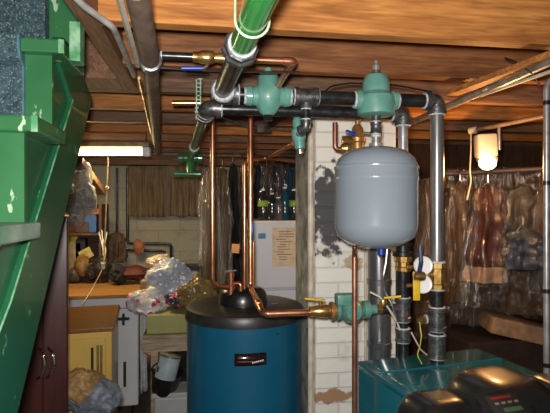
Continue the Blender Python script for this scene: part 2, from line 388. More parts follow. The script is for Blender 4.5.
# ============================================ STAIRCASE =================================================
stair = thing('staircase', 'steep green painted basement staircase with speckled blue carpet runner', 'staircase', (-.8,.4,0))
RISE, RUN = .235, .20
us = -.36
def tread_pos(i): return 1.114+RUN*(i-2), 1.70+RISE*(i-2)
for i in range(-5, 4):
    v, z = tread_pos(i)
    if i > 3: continue
    ue = us if i > 0 else us-.04
    t = MB().box((-1.25, v, z-.036), (ue, v+RUN+.03, z)).build('tread', M['stair_green'] if i != 1 else M['tread_grey'], stair, smooth=False, bevel=.005)
    if i > 0: e = MB().box((us-.012, v-.0015, z-.037), (us+.002, v+.006, z-.001)).build('worn_nosing', M['stair_worn'], t, smooth=False, bevel=.001)
for i in range(-5, 5):
    v, z = tread_pos(i)
    MB().box((-1.25, v+.03, z-RISE), (us-.036, v+.045, z-.036)).build('riser', M['stair_green'], stair, smooth=False)
for i in range(-1, 4):
    v, z = tread_pos(i)
    # carpet wraps over the nosing and down the riser
    un = -.468
    if i == 2: continue
    b = MB(); t_ = .012
    prof = [(v+RUN+.02, z+t_), (v-.004, z+t_), (v-t_, z+.002), (v-t_, z-.03), (v-.002, z-.055), (v+.022, z-.07), (v+.022, z-RISE+.01), (v+.0295, z-RISE+.01), (v+.0295, z-.04), (v, z-.0365), (v-.001, z+.0005), (v+RUN+.02, z+.0005)]
    b.prism([(-1.2, a, c) for a, c in prof], (1.2+un, 0, 0)); b.build('carpet_runner', M['carpet'], stair, smooth=False)
    MB().prism([(un, a, c) for a, c in prof], (.006, 0, 0)).build('carpet_binding', cm((.07,.16,.2), .8), stair, smooth=False)
v4, z4 = tread_pos(4)
b = MB(); prof = [(v4-.012, z4-.04), (v4-.012, z4-.17), (v4+.01, z4-.235), (v4+.029, z4-.235), (v4+.029, z4-.04)]
b.prism([(-1.2, a, c) for a, c in prof], (1.2-.462, 0, 0)).build('carpet_runner', M['carpet'], stair, smooth=False)
# side carriage (behind) and outer stringer board (proud), in the plane of the stair side
uc = -.395
A = WU(92,100,uc); B = WU(18,413,uc)
sA = WU(72.5,100,uc); sB = WU(10,302,uc)
def ext(a, b, v): s = (v-a.y)/(b.y-a.y); return Vector((a.x, v, a.z+(b.z-a.z)*s))
v0, v1 = .05, 1.60
lo0, lo1 = ext(A,B,v0), ext(A,B,1.72); se0, se1 = ext(sA,sB,v0), ext(sA,sB,v1)
for q in (lo0, se0): q.z = max(q.z, .02)
lo0 = ext(A,B,.47); lo0.z = max(lo0.z,.02)
lo1.z = min(lo1.z, 1.99)
top_cut = Vector((uc, 1.50, 2.0))
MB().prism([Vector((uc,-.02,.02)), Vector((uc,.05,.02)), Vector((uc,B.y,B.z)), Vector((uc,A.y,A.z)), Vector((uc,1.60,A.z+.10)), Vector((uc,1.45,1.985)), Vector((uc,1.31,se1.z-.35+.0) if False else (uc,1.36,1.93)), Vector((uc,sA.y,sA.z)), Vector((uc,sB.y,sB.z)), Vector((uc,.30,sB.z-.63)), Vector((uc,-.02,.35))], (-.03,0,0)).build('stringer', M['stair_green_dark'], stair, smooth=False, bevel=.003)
# carriage : stepped board following treads
pts = [(.14, tread_pos(-3)[1]-.2)]
for i in range(-2, 4):
    v, z = tread_pos(i); w_ = .045 if i > 1 else -.12; pts += [(v+w_, z-RISE-.001 if i > 1 or True else z), (v+w_, z-.037)]
pts += [(1.47, tread_pos(3)[1]-.036), (sA.y+.12, sA.z+.13), (sA.y, sA.z), (sB.y, sB.z), (.30, sB.z-.63)]
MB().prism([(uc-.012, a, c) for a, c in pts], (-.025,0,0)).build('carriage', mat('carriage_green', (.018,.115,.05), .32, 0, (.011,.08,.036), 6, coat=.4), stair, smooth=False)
# small light-painted end block under the ceiling, right of the fourth riser
sl_ = MB().tube([Vector((uc+.0015,sA.y,sA.z)), Vector((uc+.0015,sB.y,sB.z)), Vector((uc+.0015,.30,sB.z-.63))], .0022, seg=6).build('seam_line', M['stair_worn'], stair)
p = W(77,44,1.30)
MB().obox((p.x-.0, p.y, p.z), (.028,.05,.105)).build('end_block', M['stair_worn'], stair, smooth=False, bevel=.002)
MB().box((-1.25,v4+.028,tread_pos(3)[1]), (us-.02,v4+.06,2.2)).build('riser', M['stair_green'], stair, smooth=False)

# ============================================ CHIMNEY ===================================================
chim = thing('chimney', 'white painted brick chimney column behind the grey expansion tank', 'chimney', (.69,2.33,0))
MB().box((.497,2.10,0), (.876,2.52,2.0)).build('brick_face', M['paint_white'], chim, smooth=False, bevel=.004)
MB().box((.488,2.115,0), (.4965,2.52,2.0)).build('cement_side', M['cement'], chim, smooth=False)
dp = MB().tube([W(310.5,128,2.10), WV(310.5,413,2.09)-Z*.7], .0125).build('drain_pipe', M['cream'])
dp.location.y -= .0; tag(dp, 'thin cream pipe running up the left corner of the chimney', 'pipe')
cb = WV(307,328,2.085)
tag(MB().tube([cb, WV(309,345,2.085), WV(307,368,2.085), WV(310,392,2.085), WV(308,430,2.085)], .0028, .03, 8).build('loose_cable', M['black']), 'loose black cable dangling down the chimney corner', 'cable')

# ============================================ HEADERS ===================================================
rH = .024; vh = 1.66; zh = 1.887
def HX(px): return WV(px, 98, vh).x
sup = thing('supply_header', 'upper black iron header pipe running between the two green flow valves', 'pipework', (HX(320), vh, zh))
ur = HX(437)
uE = HX(222)
elbow(sup, (uE,vh,zh), (.04,-1,0), (1,0,0), .030, leg=.055)
pipe(sup, (uE+.05,vh,zh), (HX(251),vh,zh), .022)
pipe(sup, (HX(286),vh,zh), (HX(298),vh,zh), .022)
cT = Vector((HX(306),vh,zh)); tee(sup, cT, U, -Z, rH, .015, leg=.042)
pipe(sup, (HX(316),vh,zh), (HX(358),vh,zh), rH)
pipe(sup, (HX(394),vh,zh), (HX(425),vh,zh), rH)
cE = Vector((ur,vh,zh)); elbow(sup, cE, -U, -Z, rH, leg=.048)
pipe(sup, cT-Z*.03, cT-Z*.085, .013); 
elbow(sup, cT-Z*.11, Z, (-.55,.8,-.25), .0145, leg=.028)
# big main coming over the head
main = thing('supply_main', 'thick glossy green painted main pipe overhead joining the iron elbow', 'pipe', (uE,1.2,zh))
pe = Vector((uE+.0,vh-.055,zh)); dm = (W(261,0,.905)-pe).normalized()
def onm(v): return pe+dm*((v-pe.y)/dm.y)
pipe(main, pe, onm(1.20), .0285, M['iron'])
co = onm(1.20); 
MB().lathe([(.030,-.008),(.043,-.007),(.046,.002),(.046,.022),(.040,.026),(.040,.045),(.036,.047),(.030,.047)], co, dm, 8).build('reducer', M['iron_grey'], main, smooth=False)
ring(main, co+dm*.05, dm, .034, .016)
MB().cyl(co+dm*.045, onm(.30), .0300, 28).build('painted_pipe', M['pipe_green'], main)
hg = onm(1.0)
hc = thing('pipe_strap', 'pale green wire loop hanger cradling the thick green pipe', 'hanger', tuple(hg))
lp = [hg+Vector((.036*math.cos(a), 0, .036*math.sin(a))) for a in [R(x) for x in range(0,-181,-15)]]
MB().tube([lp[0]+Vector((-.012,.02,.30))]+[lp[0]]+lp[1:]+[lp[-1]+Vector((.004,.02,.30))], .0028, seg=8).build('wire_loop', cm((.45,.65,.42), .3), hc)

# flow valves
def flow_valve(name, label, c, vent):
    t = thing(name, label, 'valve', c)
    c = Vector(c)
    b = MB()
    b.lathe([(.026,-.078),(.034,-.076),(.036,-.058),(.032,-.054),(.038,-.03),(.047,0),(.038,.03),(.032,.054),(.036,.058),(.034,.076),(.026,.078)] , c, U, 20)
    if not vent: b.lathe([(.018,-.066),(.030,-.056),(.048,-.022),(.054,.004),(.050,.022),(.038,.038),(.035,.070),(.029,.082),(.013,.086),(.012,.098),(.006,.101)], c, Z, 22)
    else: b.lathe([(.05,-.058),(.066,-.052),(.069,-.02),(.066,.012),(.050,.028),(.049,.062),(.040,.088),(.026,.095)], c, Z, 24)
    b.build('valve_body', M['valve_green'], t)
    for s_ in (-1,1): ring(t, c+U*s_*.079, U, .029, .010)
    if vent:
        MB().lathe([(.021,.090),(.021,.094),(.015,.096),(.015,.108)], c, Z).build('vent_base', M['silver'], t)
        MB().lathe([(.014,.106),(.015,.125),(.011,.130),(.007,.131),(.007,.143),(.0035,.144)], c, Z).build('air_vent', M['galv'], t)
    else:
        MB().lathe([(.017,-.085),(.017,-.066)], c, Z, 6).build('plug', M['iron'], t, smooth=False)
    return t
flow_valve('flow_valve', 'green cast iron flow valve with domed cap, left end of header', (HX(268),vh,zh-.003), False)
flow_valve('flow_valve', 'green cast iron flow valve with silver air vent above the grey tank', (HX(376),vh,zh-.004), True)

# small green valve C beside chimney
cc = W(298.5,133,1.80)
tc_ = thing('balancing_valve', 'small tapered green valve hanging by the chimney top corner', 'valve', tuple(cc))
MB().lathe([(.012,-.062),(.019,-.058),(.021,-.03),(.026,-.02),(.026,.012),(.019,.02),(.019,.045),(.014,.055),(.012,.066)], cc, Z+U*-.1).build('valve_body', M['valve_green'], tc_)
MB().lathe([(.010,-.078),(.011,-.062)], cc, Z+U*-.1).build('stem_cap', M['silver'], tc_)
el_end = cT-Z*.11+Vector((-.55,.8,-.25)).normalized()*.028
pipe(sup, el_end, cc+Vector((0,-.012,-.005)), .013)

# expansion tank
tu = HX(376); 
tank = thing('expansion_tank', 'grey steel expansion tank hanging below the vented green valve', 'expansion tank', (tu,vh,1.36))
zt, zb = 1.716, 1.348
MB().lathe([(.02,zb),(.06,zb+.004),(.105,zb+.02),(.138,zb+.045),(.1475,zb+.075),(.149,zb+.09),(.149,zt-.125),(.1515,zt-.121),(.1515,zt-.112),(.149,zt-.108),(.148,zt-.075),(.138,zt-.045),(.108,zt-.018),(.06,zt-.004),(.02,zt)], (tu,vh,0), Z, 64).build('tank_shell', M['tank'], tank)
MB().lathe([(.1492,zt-.083),(.1508,zt-.08),(.1508,zt-.074),(.1480,zt-.071)], (tu,vh,0), Z, 64).build('seam', M['tank'], tank)
MB().lathe([(.02,zt-.002),(.025,zt),(.025,zt+.012),(.0155,zt+.013),(.0155,zt+.038)], (tu,vh,0), Z, 20).build('threaded_collar', M['galv'], tank)
MB().lathe([(.010,zb-.022),(.013,zb-.019),(.013,zb+.006)], (tu+.008,vh-.03,0), Z, 16).build('valve_cap', M['blue'], tank, label='blue cap on the tank underside')
nip = thing('tank_nipple', 'short iron nipple joining the vented green valve to the grey tank', 'pipe', (tu,vh,1.77))
pipe(nip, (tu,vh,zt+.036), (tu,vh,zh-.062), .0145, M['iron_grey'])
coupling(nip, (tu,vh,zt+.046), (tu,vh,zt+.088), .0155)
ring(nip, (tu,vh,zt+.038), Z, .018)
# front riser
ris = thing('boiler_riser', 'tall iron riser pipe with brass fitting, right of the grey tank', 'pipework', (ur,vh,.93))
pipe(ris, (ur,vh,zh-.05), (ur,vh,1.30), .0245, mat('riser_steel', (.38,.385,.39), .28, .7, (.16,.16,.17), 10, stretch=(4,4,.5)))
zr = lambda y: EYE+(CY-y)/F*1.763
br_ = MB()
br_.lathe([(.026,0),(.035,.001),(.035,.018),(.031,.021),(.031,.075),(.035,.078),(.035,.096),(.026,.097)], (ur,vh,zr(289)), Z, 8)
o = br_.build('brass_union', M['brass'], ris, smooth=False)
MB().lathe([(.014,0),(.016,.02),(.020,.03),(.020,.050),(.012,.052)], (ur-.02,vh,zr(276)), -U, 8).build('side_port', M['brass'], o, smooth=False)
ring(ris, (ur,vh,zr(289.5)), Z, .029); ring(ris, (ur,vh,zr(262)), Z, .029)
pipe(ris, (ur,vh,zr(290)), (ur,vh,zr(307)), .0235)
tee(ris, (ur,vh,zr(319)), Z, -U, .0245, .014, leg=.042)
pipe(ris, (ur,vh,zr(331)), (ur,vh,zr(336)), .0235)
coupling(ris, (ur,vh,zr(358)), (ur,vh,zr(335)), .0255)
pipe(ris, (ur,vh,zr(358)), (ur,vh,.927), .0245)
MB().lathe([(.010,0),(.015,.004),(.015,.022),(.010,.026),(.010,.034)], (ur-.04,vh,zr(320)), -U, 6).build('brass_plug', M['brass'], ris, smooth=False)
# pressure gauges between the risers
def gauge(px, py, lab):
    g = W(px, py, 1.73); t = thing('pressure_gauge', lab, 'gauge', tuple(g), 'gauges by the riser')
    ax = Vector((-.2,-1,.12)).normalized()
    MB().lathe([(.028,-.012),(.033,-.010),(.034,.006),(.031,.010),(.027,.0085),(.02,.0085)], g, ax, 28).build('casing', M['white'], t)
    MB().lathe([(.009,0),(.007,.02),(.007,.045)], g+Vector((-.012,.0,-.0))-ax*.004, (-1,.1,-.15), 12).build('stem', M['brass'], t)
gauge(423,265.5,'round white gauge, upper of two beside the iron riser')
gauge(422.5,284,'round white gauge, lower of two beside the iron riser')

# return header
v2, z2 = 1.74, 1.852
def H2(px): return WV(px,110,v2).x
ret = thing('return_header', 'lower black iron pipe running behind the green valves to chimney side', 'pipework', (H2(300),v2,z2))
ul, u2 = H2(207), H2(403)
elbow(ret, (ul,v2,z2), U, (-.12,1,-.12), .0245, leg=.05)
pipe(ret, (ul+.045,v2,z2), (u2-.04,v2,z2), .0225)
elbow(ret, (u2,v2,z2), -U, -Z, .0225, leg=.043)
# return riser down to boiler
zq = lambda y: EYE+(CY-y)/F*1.834
rr = thing('return_riser', 'iron return pipe down behind the grey tank to boiler', 'pipework', (u2,v2,.93))
pipe(rr, (u2,v2,z2-.045), (u2,v2,1.36), .0185, M['galv'])
MB().lathe([(.02,0),(.040,.001),(.040,.016),(.028,.018),(.028,.036),(.034,.038),(.034,.05),(.02,.052)], (u2,v2,zq(256)), Z).build('black_flange', M['black'], rr)
MB().lathe([(.02,0),(.031,.002),(.031,.015),(.025,.018),(.025,.034),(.035,.037),(.035,.056),(.02,.058)], (u2,v2,zq(271)), Z, 10).build('brass_flange', M['brass'], rr, smooth=False)
pipe(rr, (u2,v2,zq(270)), (u2,v2,zq(298)), .0245)
tee(rr, (u2,v2,1.108), Z, -U, .0225, .016, leg=.044)
pipe(rr, (u2,v2,1.07), (u2,v2,1.03), .02)
coupling(rr, (u2,v2,.985), (u2,v2,1.035), .0225)
pipe(rr, (u2,v2,.927), (u2,v2,.99), .022)
tg = W(416.5,286,1.665)
yt = MB().obox(tg, (.024,.004,.10), Matrix.Rotation(R(-8.5),3,'Z'), .001).build('warning_tag', M['yellow']); tag(yt, 'narrow yellow tag hanging beside the brass flange', 'tag')
lv = thing('lever_valve', 'small brass valve with dark blue lever right of the grey tank', 'valve', tuple(W(416,275,1.79)))
MB().lathe([(.010,-.02),(.015,-.018),(.018,0),(.015,.018),(.010,.02)], W(419,276,1.665), U, 12).build('valve_body', M['brass'], lv)
MB().tube([W(419,273,1.66), W(421,262,1.65), W(420,246,1.65)], .0075, .02, 8).build('lever', mat('navy_grip', (.02,.03,.10), .4), lv)

# ---- circulator line -----------------------------------------------------------------------------------
zc = 1.108
def CXx(px): return WV(px,310,v2).x
pump = thing('circulator_pump', 'green circulator pump with brass flanges in front of the chimney', 'pump', (CXx(352),v2,zc))
pc = Vector((CXx(351),v2,zc+.003))
b = MB(); b.lathe([(.028,-.05),(.030,-.04),(.046,-.02),(.047,.012),(.036,.035),(.03,.045)], pc, Vector((0,-1,0)), 24)
b.lathe([(.034,-.058),(.034,-.046),(.022,-.044),(.022,.044),(.034,.046),(.034,.058)], pc, U, 20)
b.build('volute', M['pump_green'], pump)
MB().lathe([(.036,.03),(.038,.04),(.038,.085),(.030,.095)], pc, V_, 20).build('motor', M['pump_green'], pump)
MB().obox(pc+Vector((-.028,-.012,.045)), (.068,.05,.040), None, .006).build('wiring_box', M['pump_green'], pump)
MB().lathe([(.018,.0),(.034,.001),(.034,.012),(.026,.014),(.026,.022),(.018,.023)], pc-U*.081, U, 20).build('brass_flange', M['bronze'], pump)
MB().lathe([(.014,0),(.034,.001),(.034,.011),(.018,.013),(.018,.04),(.014,.041)], pc+U*.058, U, 20).build('end_flange', M['pump_green'], pump, label='green end flange')
nr = thing('pump_nipple', 'brass fitting and black nipple right of the circulator pump', 'fitting', tuple(pc+U*.13))
MB().lathe([(.012,0),(.018,.001),(.018,.02),(.013,.024)], pc+U*.10, U, 8).build('brass_nut', M['brass'], nr, smooth=False)
pipe(nr, pc+U*.12, (u2-.046,v2,zc), .0145)
# ball valve
bv = thing('ball_valve', 'brass ball valve with yellow lever left of the circulator pump', 'valve', tuple(pc-U*.11))
MB().lathe([(.013,-.160),(.020,-.159),(.020,-.135),(.022,-.13),(.025,-.11),(.025,-.095),(.021,-.082)][::1], pc, U, 12).build('valve_body', M['brass'], bv)
MB().cyl(pc+Vector((-.118,0,.02)), pc+Vector((-.118,0,.042)), .007).build('stem', M['brass'], bv)
MB().prism([pc+Vector(q) for q in ((-.100,-.010,.038),(-.100,.010,.038),(-.16,.008,.046),(-.178,.008,.046),(-.178,-.008,.046),(-.16,-.009,.046))], (0,0,.005)).build('lever', M['yellow'], bv, smooth=False, bevel=.001, label='yellow lever')
# copper from heater to ball valve and boiler feed
rc = .0125
c3t = WV(250,113,1.99); 
e1 = WV(263,313,v2); e1.z = zc
e0 = Vector((e1.x-.022, e1.y+.05, zc+.03))
cp = thing('heater_supply_pipe', 'copper pipe dropping beside the fridge and turning across to ball valve', 'pipe', tuple(e1))
d1 = W(250.5,288,2.20); top = Vector((d1.x,d1.y,1.97))
run = [top, d1, W(258,303,1.86), e1, pc-U*.155]
run[-1].z = zc
MB().tube(run, rc, .03, 16).build('pipe', M['copper'], cp)
for a, dd in ((e1, (1,0,0)), ):
    MB().lathe([(rc,.018),(rc*1.18,.018),(rc*1.18,.05),(rc,.05)], a, dd, 16).build('solder_cup', M['copper'], cp)
q = run[2]; dd = (e1-q).normalized()
MB().sweep(fillet([q+(run[1]-q).normalized()*.03, q, q+dd*.03], .02), rc*1.2, 16).build('elbow', M['copper'], cp)
pipe(cp, top, top+Z*.0+Vector((0,.0,.02)), rc, M['copper'], 'pipe_end')
cl_ = MB().lathe([(.013,-.02),(.0155,-.019),(.0155,.019),(.013,.02)], (d1.x,d1.y,W(250,234,2.2).z), Z).build('valve_body', M['brass'], cp)
MB().obox(Vector((d1.x+.006,d1.y-.022,W(250,231,2.2).z)), (.012,.006,.085), None, .002).build('handle', M['blue'], cl_)
# c2
t2 = W(244.5,160,2.3); bt = Vector((t2.x,t2.y,1.075))
hr = thing('heater_return_pipe', 'copper pipe with top elbow running up right toward chimney', 'pipe', tuple(bt))
MB().tube([bt, t2, W(268,158,2.38), W(293,143,1.86)], .0095, .03, 14).build('pipe', M['copper'], hr)
MB().lathe([(.0095,0),(.0115,.001),(.0115,.03),(.0095,.03)], t2-Z*.06, Z).build('solder_cup', M['copper'], hr)
# extra thin drop pipe right of them
dv = W(253.5,242,2.24)
tag(MB().tube([dv, Vector((dv.x,dv.y,1.08))], .006).build('thin_drop_pipe', M['copper']), 'thinnest copper pipe dropping below the blue handled valve', 'pipe')
# c1
t1 = W(212.5,118,2.15); b1 = Vector((t1.x,t1.y,W(212,286,2.15).z))
cw = thing('cold_feed_pipe', 'leftmost long vertical copper pipe bending into water heater top', 'pipe', tuple(b1))
MB().tube([Vector((t1.x,t1.y,1.99)), b1, Vector((W(229,291,2.22).x, W(229,291,2.22).y, b1.z-.02))], .0105, .05, 14).build('pipe', M['copper'], cw)

# horizontal copper behind joists line
tag(MB().tube([W(242,155,2.9), W(297,161,2.75)], .011).build('branch_pipe', M['copper']), 'short copper pipe under far joists above hanging clothes', 'pipe')
tag(MB().tube([WV(172,103,1.95), WV(203,103,1.95)], .011).build('stub_pipe', M['copper']), 'short copper stub pipe left of the hanging green pipe strap', 'pipe')

# green pipe receding
gp = thing('distribution_pipe', 'dark green pipe receding from the lower iron elbow toward back wall', 'pipe', (ul,v2,z2))
g0 = Vector((ul,v2,z2))+Vector((-.12,1,-.12)).normalized()*.05; g1 = W(190.5,158,3.3)
MB().cyl(g0, g1, .022).build('pipe', M['pipe_green_dark'], gp)
MB().lathe([(.022,0),(.036,.001),(.036,.05),(.022,.052)], g0+(g1-g0)*.0, g1-g0, 14).build('collar', M['iron_grey'], gp)
coupling(gp, g0+(g1-g0)*.62, g0+(g1-g0)*.7, .022, m=M['pipe_green_dark'])
MB().lathe([(.022,-.08),(.036,-.08),(.036,-.05),(.026,-.045),(.026,.045),(.036,.05),(.036,.08),(.022,.08)], g1, U).build('tee', M['pipe_green_dark'], gp)
MB().lathe([(.02,0),(.03,.02),(.03,.10),(.02,.11)], g1, -Z).build('drop_tee', M['pipe_green_dark'], gp)
MB().cyl(g1-Z*.11+Vector((-.11,0,0)), g1-Z*.11+Vector((.07,0,0)), .022).build('valve_cross', M['pipe_green_dark'], gp)
# perforated strap
st_ = MB(); sp0 = WV(200,79,1.735); sp1 = WV(197,112,1.76)
for s_ in (-1,1): st_.obox((sp0+sp1)/2+Vector((s_*.007,0,.0)), (.004,.002,(sp0-sp1).length))
for k in range(9): st_.obox(sp1+(sp0-sp1)*(k/8), (.016,.002,.004))
tag(st_.build('hanger_strap', mat('pale_strap', (.35,.42,.36), .4, .4, (.1,.3,.15), 20), smooth=False), 'perforated metal strap holding the dark green pipe elbow', 'strap')

# small line with blue lever valve across left, then copper to right
wy = 1.445
sv = thing('water_line', 'thin iron and copper water line crossing under the nearest joist', 'pipework', tuple(W(205,58,wy)))
zz = 1.944
def S(px): w = WV(px,58,1.445); return Vector((w.x,1.445,zz))
MB().cyl(S(150), S(196), .0115).build('iron_pipe', M['iron'], sv)
coupling(sv, S(152), S(161), .0115)
MB().cyl(S(221), S(291), .0105).build('copper_pipe', M['copper'], sv)
MB().lathe([(.0105,0),(.013,.001),(.013,.02),(.0105,.02)], S(283), U).build('solder_cup', M['copper'], sv)
MB().sweep(fillet([S(286), S(294), S(294)+Vector((-.01,.07,-.012))], .012), .0125).build('elbow', M['copper'], sv)
e = S(294)+Vector((-.01,.07,-.012))
MB().cyl(e, Vector((W(279,84,1.62).x, 1.62, e.z-.02)), .0105).build('copper_branch', M['copper'], sv)
lv2 = thing('shutoff_valve', 'brass shutoff valve with blue lever hanging under nearest joist', 'valve', tuple(S(208)))
MB().lathe([(.011,-.045),(.016,-.044),(.016,-.028),(.020,-.018),(.021,0),(.019,.015),(.014,.02),(.014,.03),(.016,.031),(.016,.045),(.011,.046)], S(208), U, 12).build('valve_body', M['brass'], lv2)
MB().tube([S(209)+Vector((0,-.012,-.01)), S(207)+Vector((0,-.024,-.032)), S(203)+Vector((0,-.026,-.040))], .004, .005, 8).build('lever_arm', M['silver'], lv2)
MB().tube([S(203)+Vector((0,-.026,-.040)), S(182)+Vector((0,-.028,-.043))], .0065, seg=10).build('grip', M['blue'], lv2, label='blue lever grip')
tag(MB().tube([WV(140,66,1.42), WV(190,70,1.44), WV(232,72,1.46), WV(300,72,1.47)], .003, .02, 8).build('joist_cable', M['black']), 'thin black cable strung under nearest joist behind blue lever', 'cable')
tag(MB().tube([WV(324,92,1.72), WV(332,86,1.725), WV(350,83,1.73), WV(395,85,1.73), WV(432,92,1.73)], .0035, .03, 8).build('header_cable', M['black']), 'black cable arching behind the vented green flow valve', 'cable')

# copper hook + bronze regulator between header and tank
hk = thing('fill_line', 'dull copper hook pipe and brass ball fitting left of tank top', 'pipework', tuple(W(338,145,1.93)))
a0 = WV(334.5,116,1.83); a1 = WV(335,149,1.83); a2 = WV(343,150,1.83)
MB().tube([Vector((a1.x,a1.y,1.83)), a1, a2], .010, .02).build('pipe', M['copper_dull'], hk)
MB().lathe([(.010,-.02),(.017,-.019),(.024,0),(.017,.019),(.010,.02)], W(346,148.5,1.87), U, 12).build('brass_fitting', M['brass'], hk)
pv = thing('pressure_regulator', 'bronze pressure regulator with conical cap behind tank top', 'valve', tuple(W(357,138,1.93)))
pr = W(357.5,133,1.93)
MB().lathe([(.018,-.075),(.024,-.07),(.024,-.04),(.030,-.035),(.031,-.02),(.024,-.01),(.022,.02),(.014,.032),(.010,.034),(.010,.07)], pr, Z, 20).build('regulator_body', M['bronze'], pv)
MB().lathe([(.010,-.02),(.018,-.018),(.018,.02),(.010,.022)], pr+Vector((-.045,0,-.03)), U, 8).build('union_nut', M['brass'], pv)
MB().obox(pr+Vector((-.038,-.03,-.005)), (.042,.012,.016), Matrix.Rotation(R(15),3,'Y'), .004).build('handle', M['blue'], pv, label='blue handle')
MB().tube([pr+Vector((.015,-.03,-.005)), pr+Vector((.05,-.05,-.01))], .006).build('side_arm', M['silver'], pv)

# long dull copper pipe from behind tank down left of boiler
x1 = W(355,235,1.94); x2 = W(354.5,245.6,1.925); x3 = W(354.5,249,1.735)
tag(MB().tube([Vector((x1.x,x1.y,1.72)), Vector((x2.x,x2.y,1.325)), Vector((x3.x,x3.y,1.318)), Vector((x3.x,x3.y,.25))], .0095, .006, 14).build('long_copper_pipe', M['copper_dull']), 'dull brown copper pipe passing in front of circulator down to floor', 'pipe')
w0 = WV(365.5,240,2.085)
tag(MB().tube([w0+Z*.3, Vector((w0.x,w0.y,.0))], .007).build('cream_conduit', M['cream']), 'cream painted conduit down the chimney right of the dull copper pipe', 'pipe')

# flue
fu = WV(379,250,1.905)
fl = thing('flue_pipe', 'shiny dark steel flue pipe rising behind the circulator pump', 'flue', (fu.x,fu.y,.9))
MB().sweep(fillet([Vector((fu.x,fu.y-.12,.78)), Vector((fu.x,fu.y,.78)), Vector((fu.x,fu.y,1.60)), Vector((fu.x-.03,2.12,1.62))], .09), .047, 28).build('pipe', M['soot_pipe'], fl)
for zz_ in (.93, 1.19): MB().lathe([(.047,-.012),(.0505,-.010),(.0505,.010),(.047,.012)], (fu.x,fu.y,zz_), Z, 28).build('crimp_band', M['soot_pipe'], fl)

# braided hose, green-yellow wire etc.
tag(MB().tube([W(387.5,246,1.76), W(386,262,1.76), W(383,278,1.76), W(385,292,1.78), W(392,304,1.76), W(397,322,1.76)], .0042, .05, 8).build('braided_hose', M['silver']), 'thin braided silver hose hanging below the grey tank', 'hose')
tag(MB().tube([W(370,292,1.77), W(380,297,1.76), W(389,309,1.76), W(397,322,1.76), W(400,330,1.77)], .0035, .03, 8).build('grey_cable', M['cream']), 'pale cable curving from circulator pump toward the return tee', 'cable')
yl = thing('drain_valve', 'small brass drain valve with thin yellow lever right of circulator', 'valve', tuple(W(384,300,1.75)))
MB().lathe([(.008,-.014),(.013,-.012),(.015,0),(.013,.012),(.008,.014)], W(383,303,1.755), Z, 10).build('valve_body', M['brass'], yl)
MB().tube([W(384,298,1.75), W(401,296.5,1.74)], .0045, seg=8).build('lever', M['yellow'], yl)
tag(MB().tube([W(419.5,322,1.70), W(421.5,336,1.69), W(420,346,1.69), W(417,355,1.69), W(422,364,1.69)], .0022, .03, 8).build('yellow_wire', cm((.45,.5,.08), .5)), 'thin yellow green wire dangling onto the boiler top', 'wire')
tag(MB().tube([W(411,332,1.75), W(417,343,1.74), W(421,350,1.74), W(427,355,1.75)], .003, .03, 8).build('pink_wire', cm((.6,.4,.36), .5)), 'pale pink wire beside the yellow green wire', 'wire')

# ============================================ WATER HEATER ==============================================
hc_ = W(244.5,310,2.35); hu, hv = hc_.x, hc_.y; zt_ = 1.03; hrad = .282
wh = thing('water_heater', 'round teal indirect water heater with black lid and dark badge', 'water heater', (hu,hv,0))
MB().lathe([(.25,.0),(.27,.02),(.27,.04),(hrad-.004,.045),(hrad-.004,zt_-.05)], (hu,hv,0), Z, 72).build('jacket', M['teal'], wh)
MB().lathe([(hrad-.006,zt_-.062),(hrad+.005,zt_-.060),(hrad+.006,zt_-.03),(hrad-.002,zt_-.012),(hrad-.03,zt_-.004),(.12,zt_+.004),(.02,zt_+.006)], (hu,hv,0), Z, 72).build('lid', M['black_lid'], wh)
hcv = W(243,305,2.33)
MB().lathe([(.118,0),(.118,.012),(.112,.05),(.100,.070),(.085,.078),(.02,.082)], (hcv.x,hcv.y,zt_), Z, 40).build('top_cover', M['black'], wh)
ax = Vector((-hu,-hv,0)).normalized()
def badge(w0, w1, z0, z1, off):
    """curved plate on the jacket; angles measured from the side facing the stairs"""
    b = MB(); base = math.atan2(ax.y, ax.x)
    b.grid(lambda s, t: Vector((hu,hv,0))+Vector((math.cos(base+w0+(w1-w0)*s)*(hrad+off), math.sin(base+w0+(w1-w0)*s)*(hrad+off), z0+(z1-z0)*t)), 10, 2)
    return b
yb = 2.07
z_ = lambda y: EYE+(CY-y)/F*yb
k_ = yb/F/hrad
an = lambda px: (px-244.5)*k_
bd = badge(an(234.5), an(267), z_(366), z_(353.5), .001).build('badge', M['label_dark'], wh, solid=.003)
badge(an(236), an(266), z_(362.5), z_(361), .0035).build('badge_stripe', M['led_red'], bd, solid=.001)
for s0 in range(6): badge(an(252+s0*2), an(253.4+s0*2), z_(363.5-s0*.3), z_(361.8-s0*.3), .005).build('badge_lettering', M['white'], bd, solid=.0005)
badge(an(278), an(284), z_(337), z_(336), .001).build('jacket_mark', M['black'], wh, solid=.001)
lb = W(274,306,2.32); MB().obox((lb.x,lb.y,zt_+.0035), (.035,.035,.002)).build('lid_sticker', cm((.3,.3,.3), .6), wh)
rv = W(231,292,2.25)
rvt = thing('relief_valve', 'copper and brass relief valve standing on the heater lid', 'valve', (rv.x,rv.y,zt_+.07))
MB().lathe([(.014,0),(.014,.03),(.020,.032),(.020,.05),(.013,.052),(.013,.09),(.017,.092),(.017,.11),(.010,.112)], (rv.x,rv.y,zt_+.05), Z, 14).build('valve_body', M['copper'], rvt)
MB().tube([Vector((rv.x-.025,rv.y,zt_+.165)), Vector((rv.x+.025,rv.y,zt_+.17))], .005, seg=8).build('test_lever', M['silver'], rvt)
MB().tube([Vector((rv.x+.012,rv.y,zt_+.11)), Vector((rv.x+.045,rv.y-.01,zt_+.11)), Vector((rv.x+.045,rv.y-.01,zt_+.05))], .009, .015).build('outlet_elbow', M['copper'], rvt)
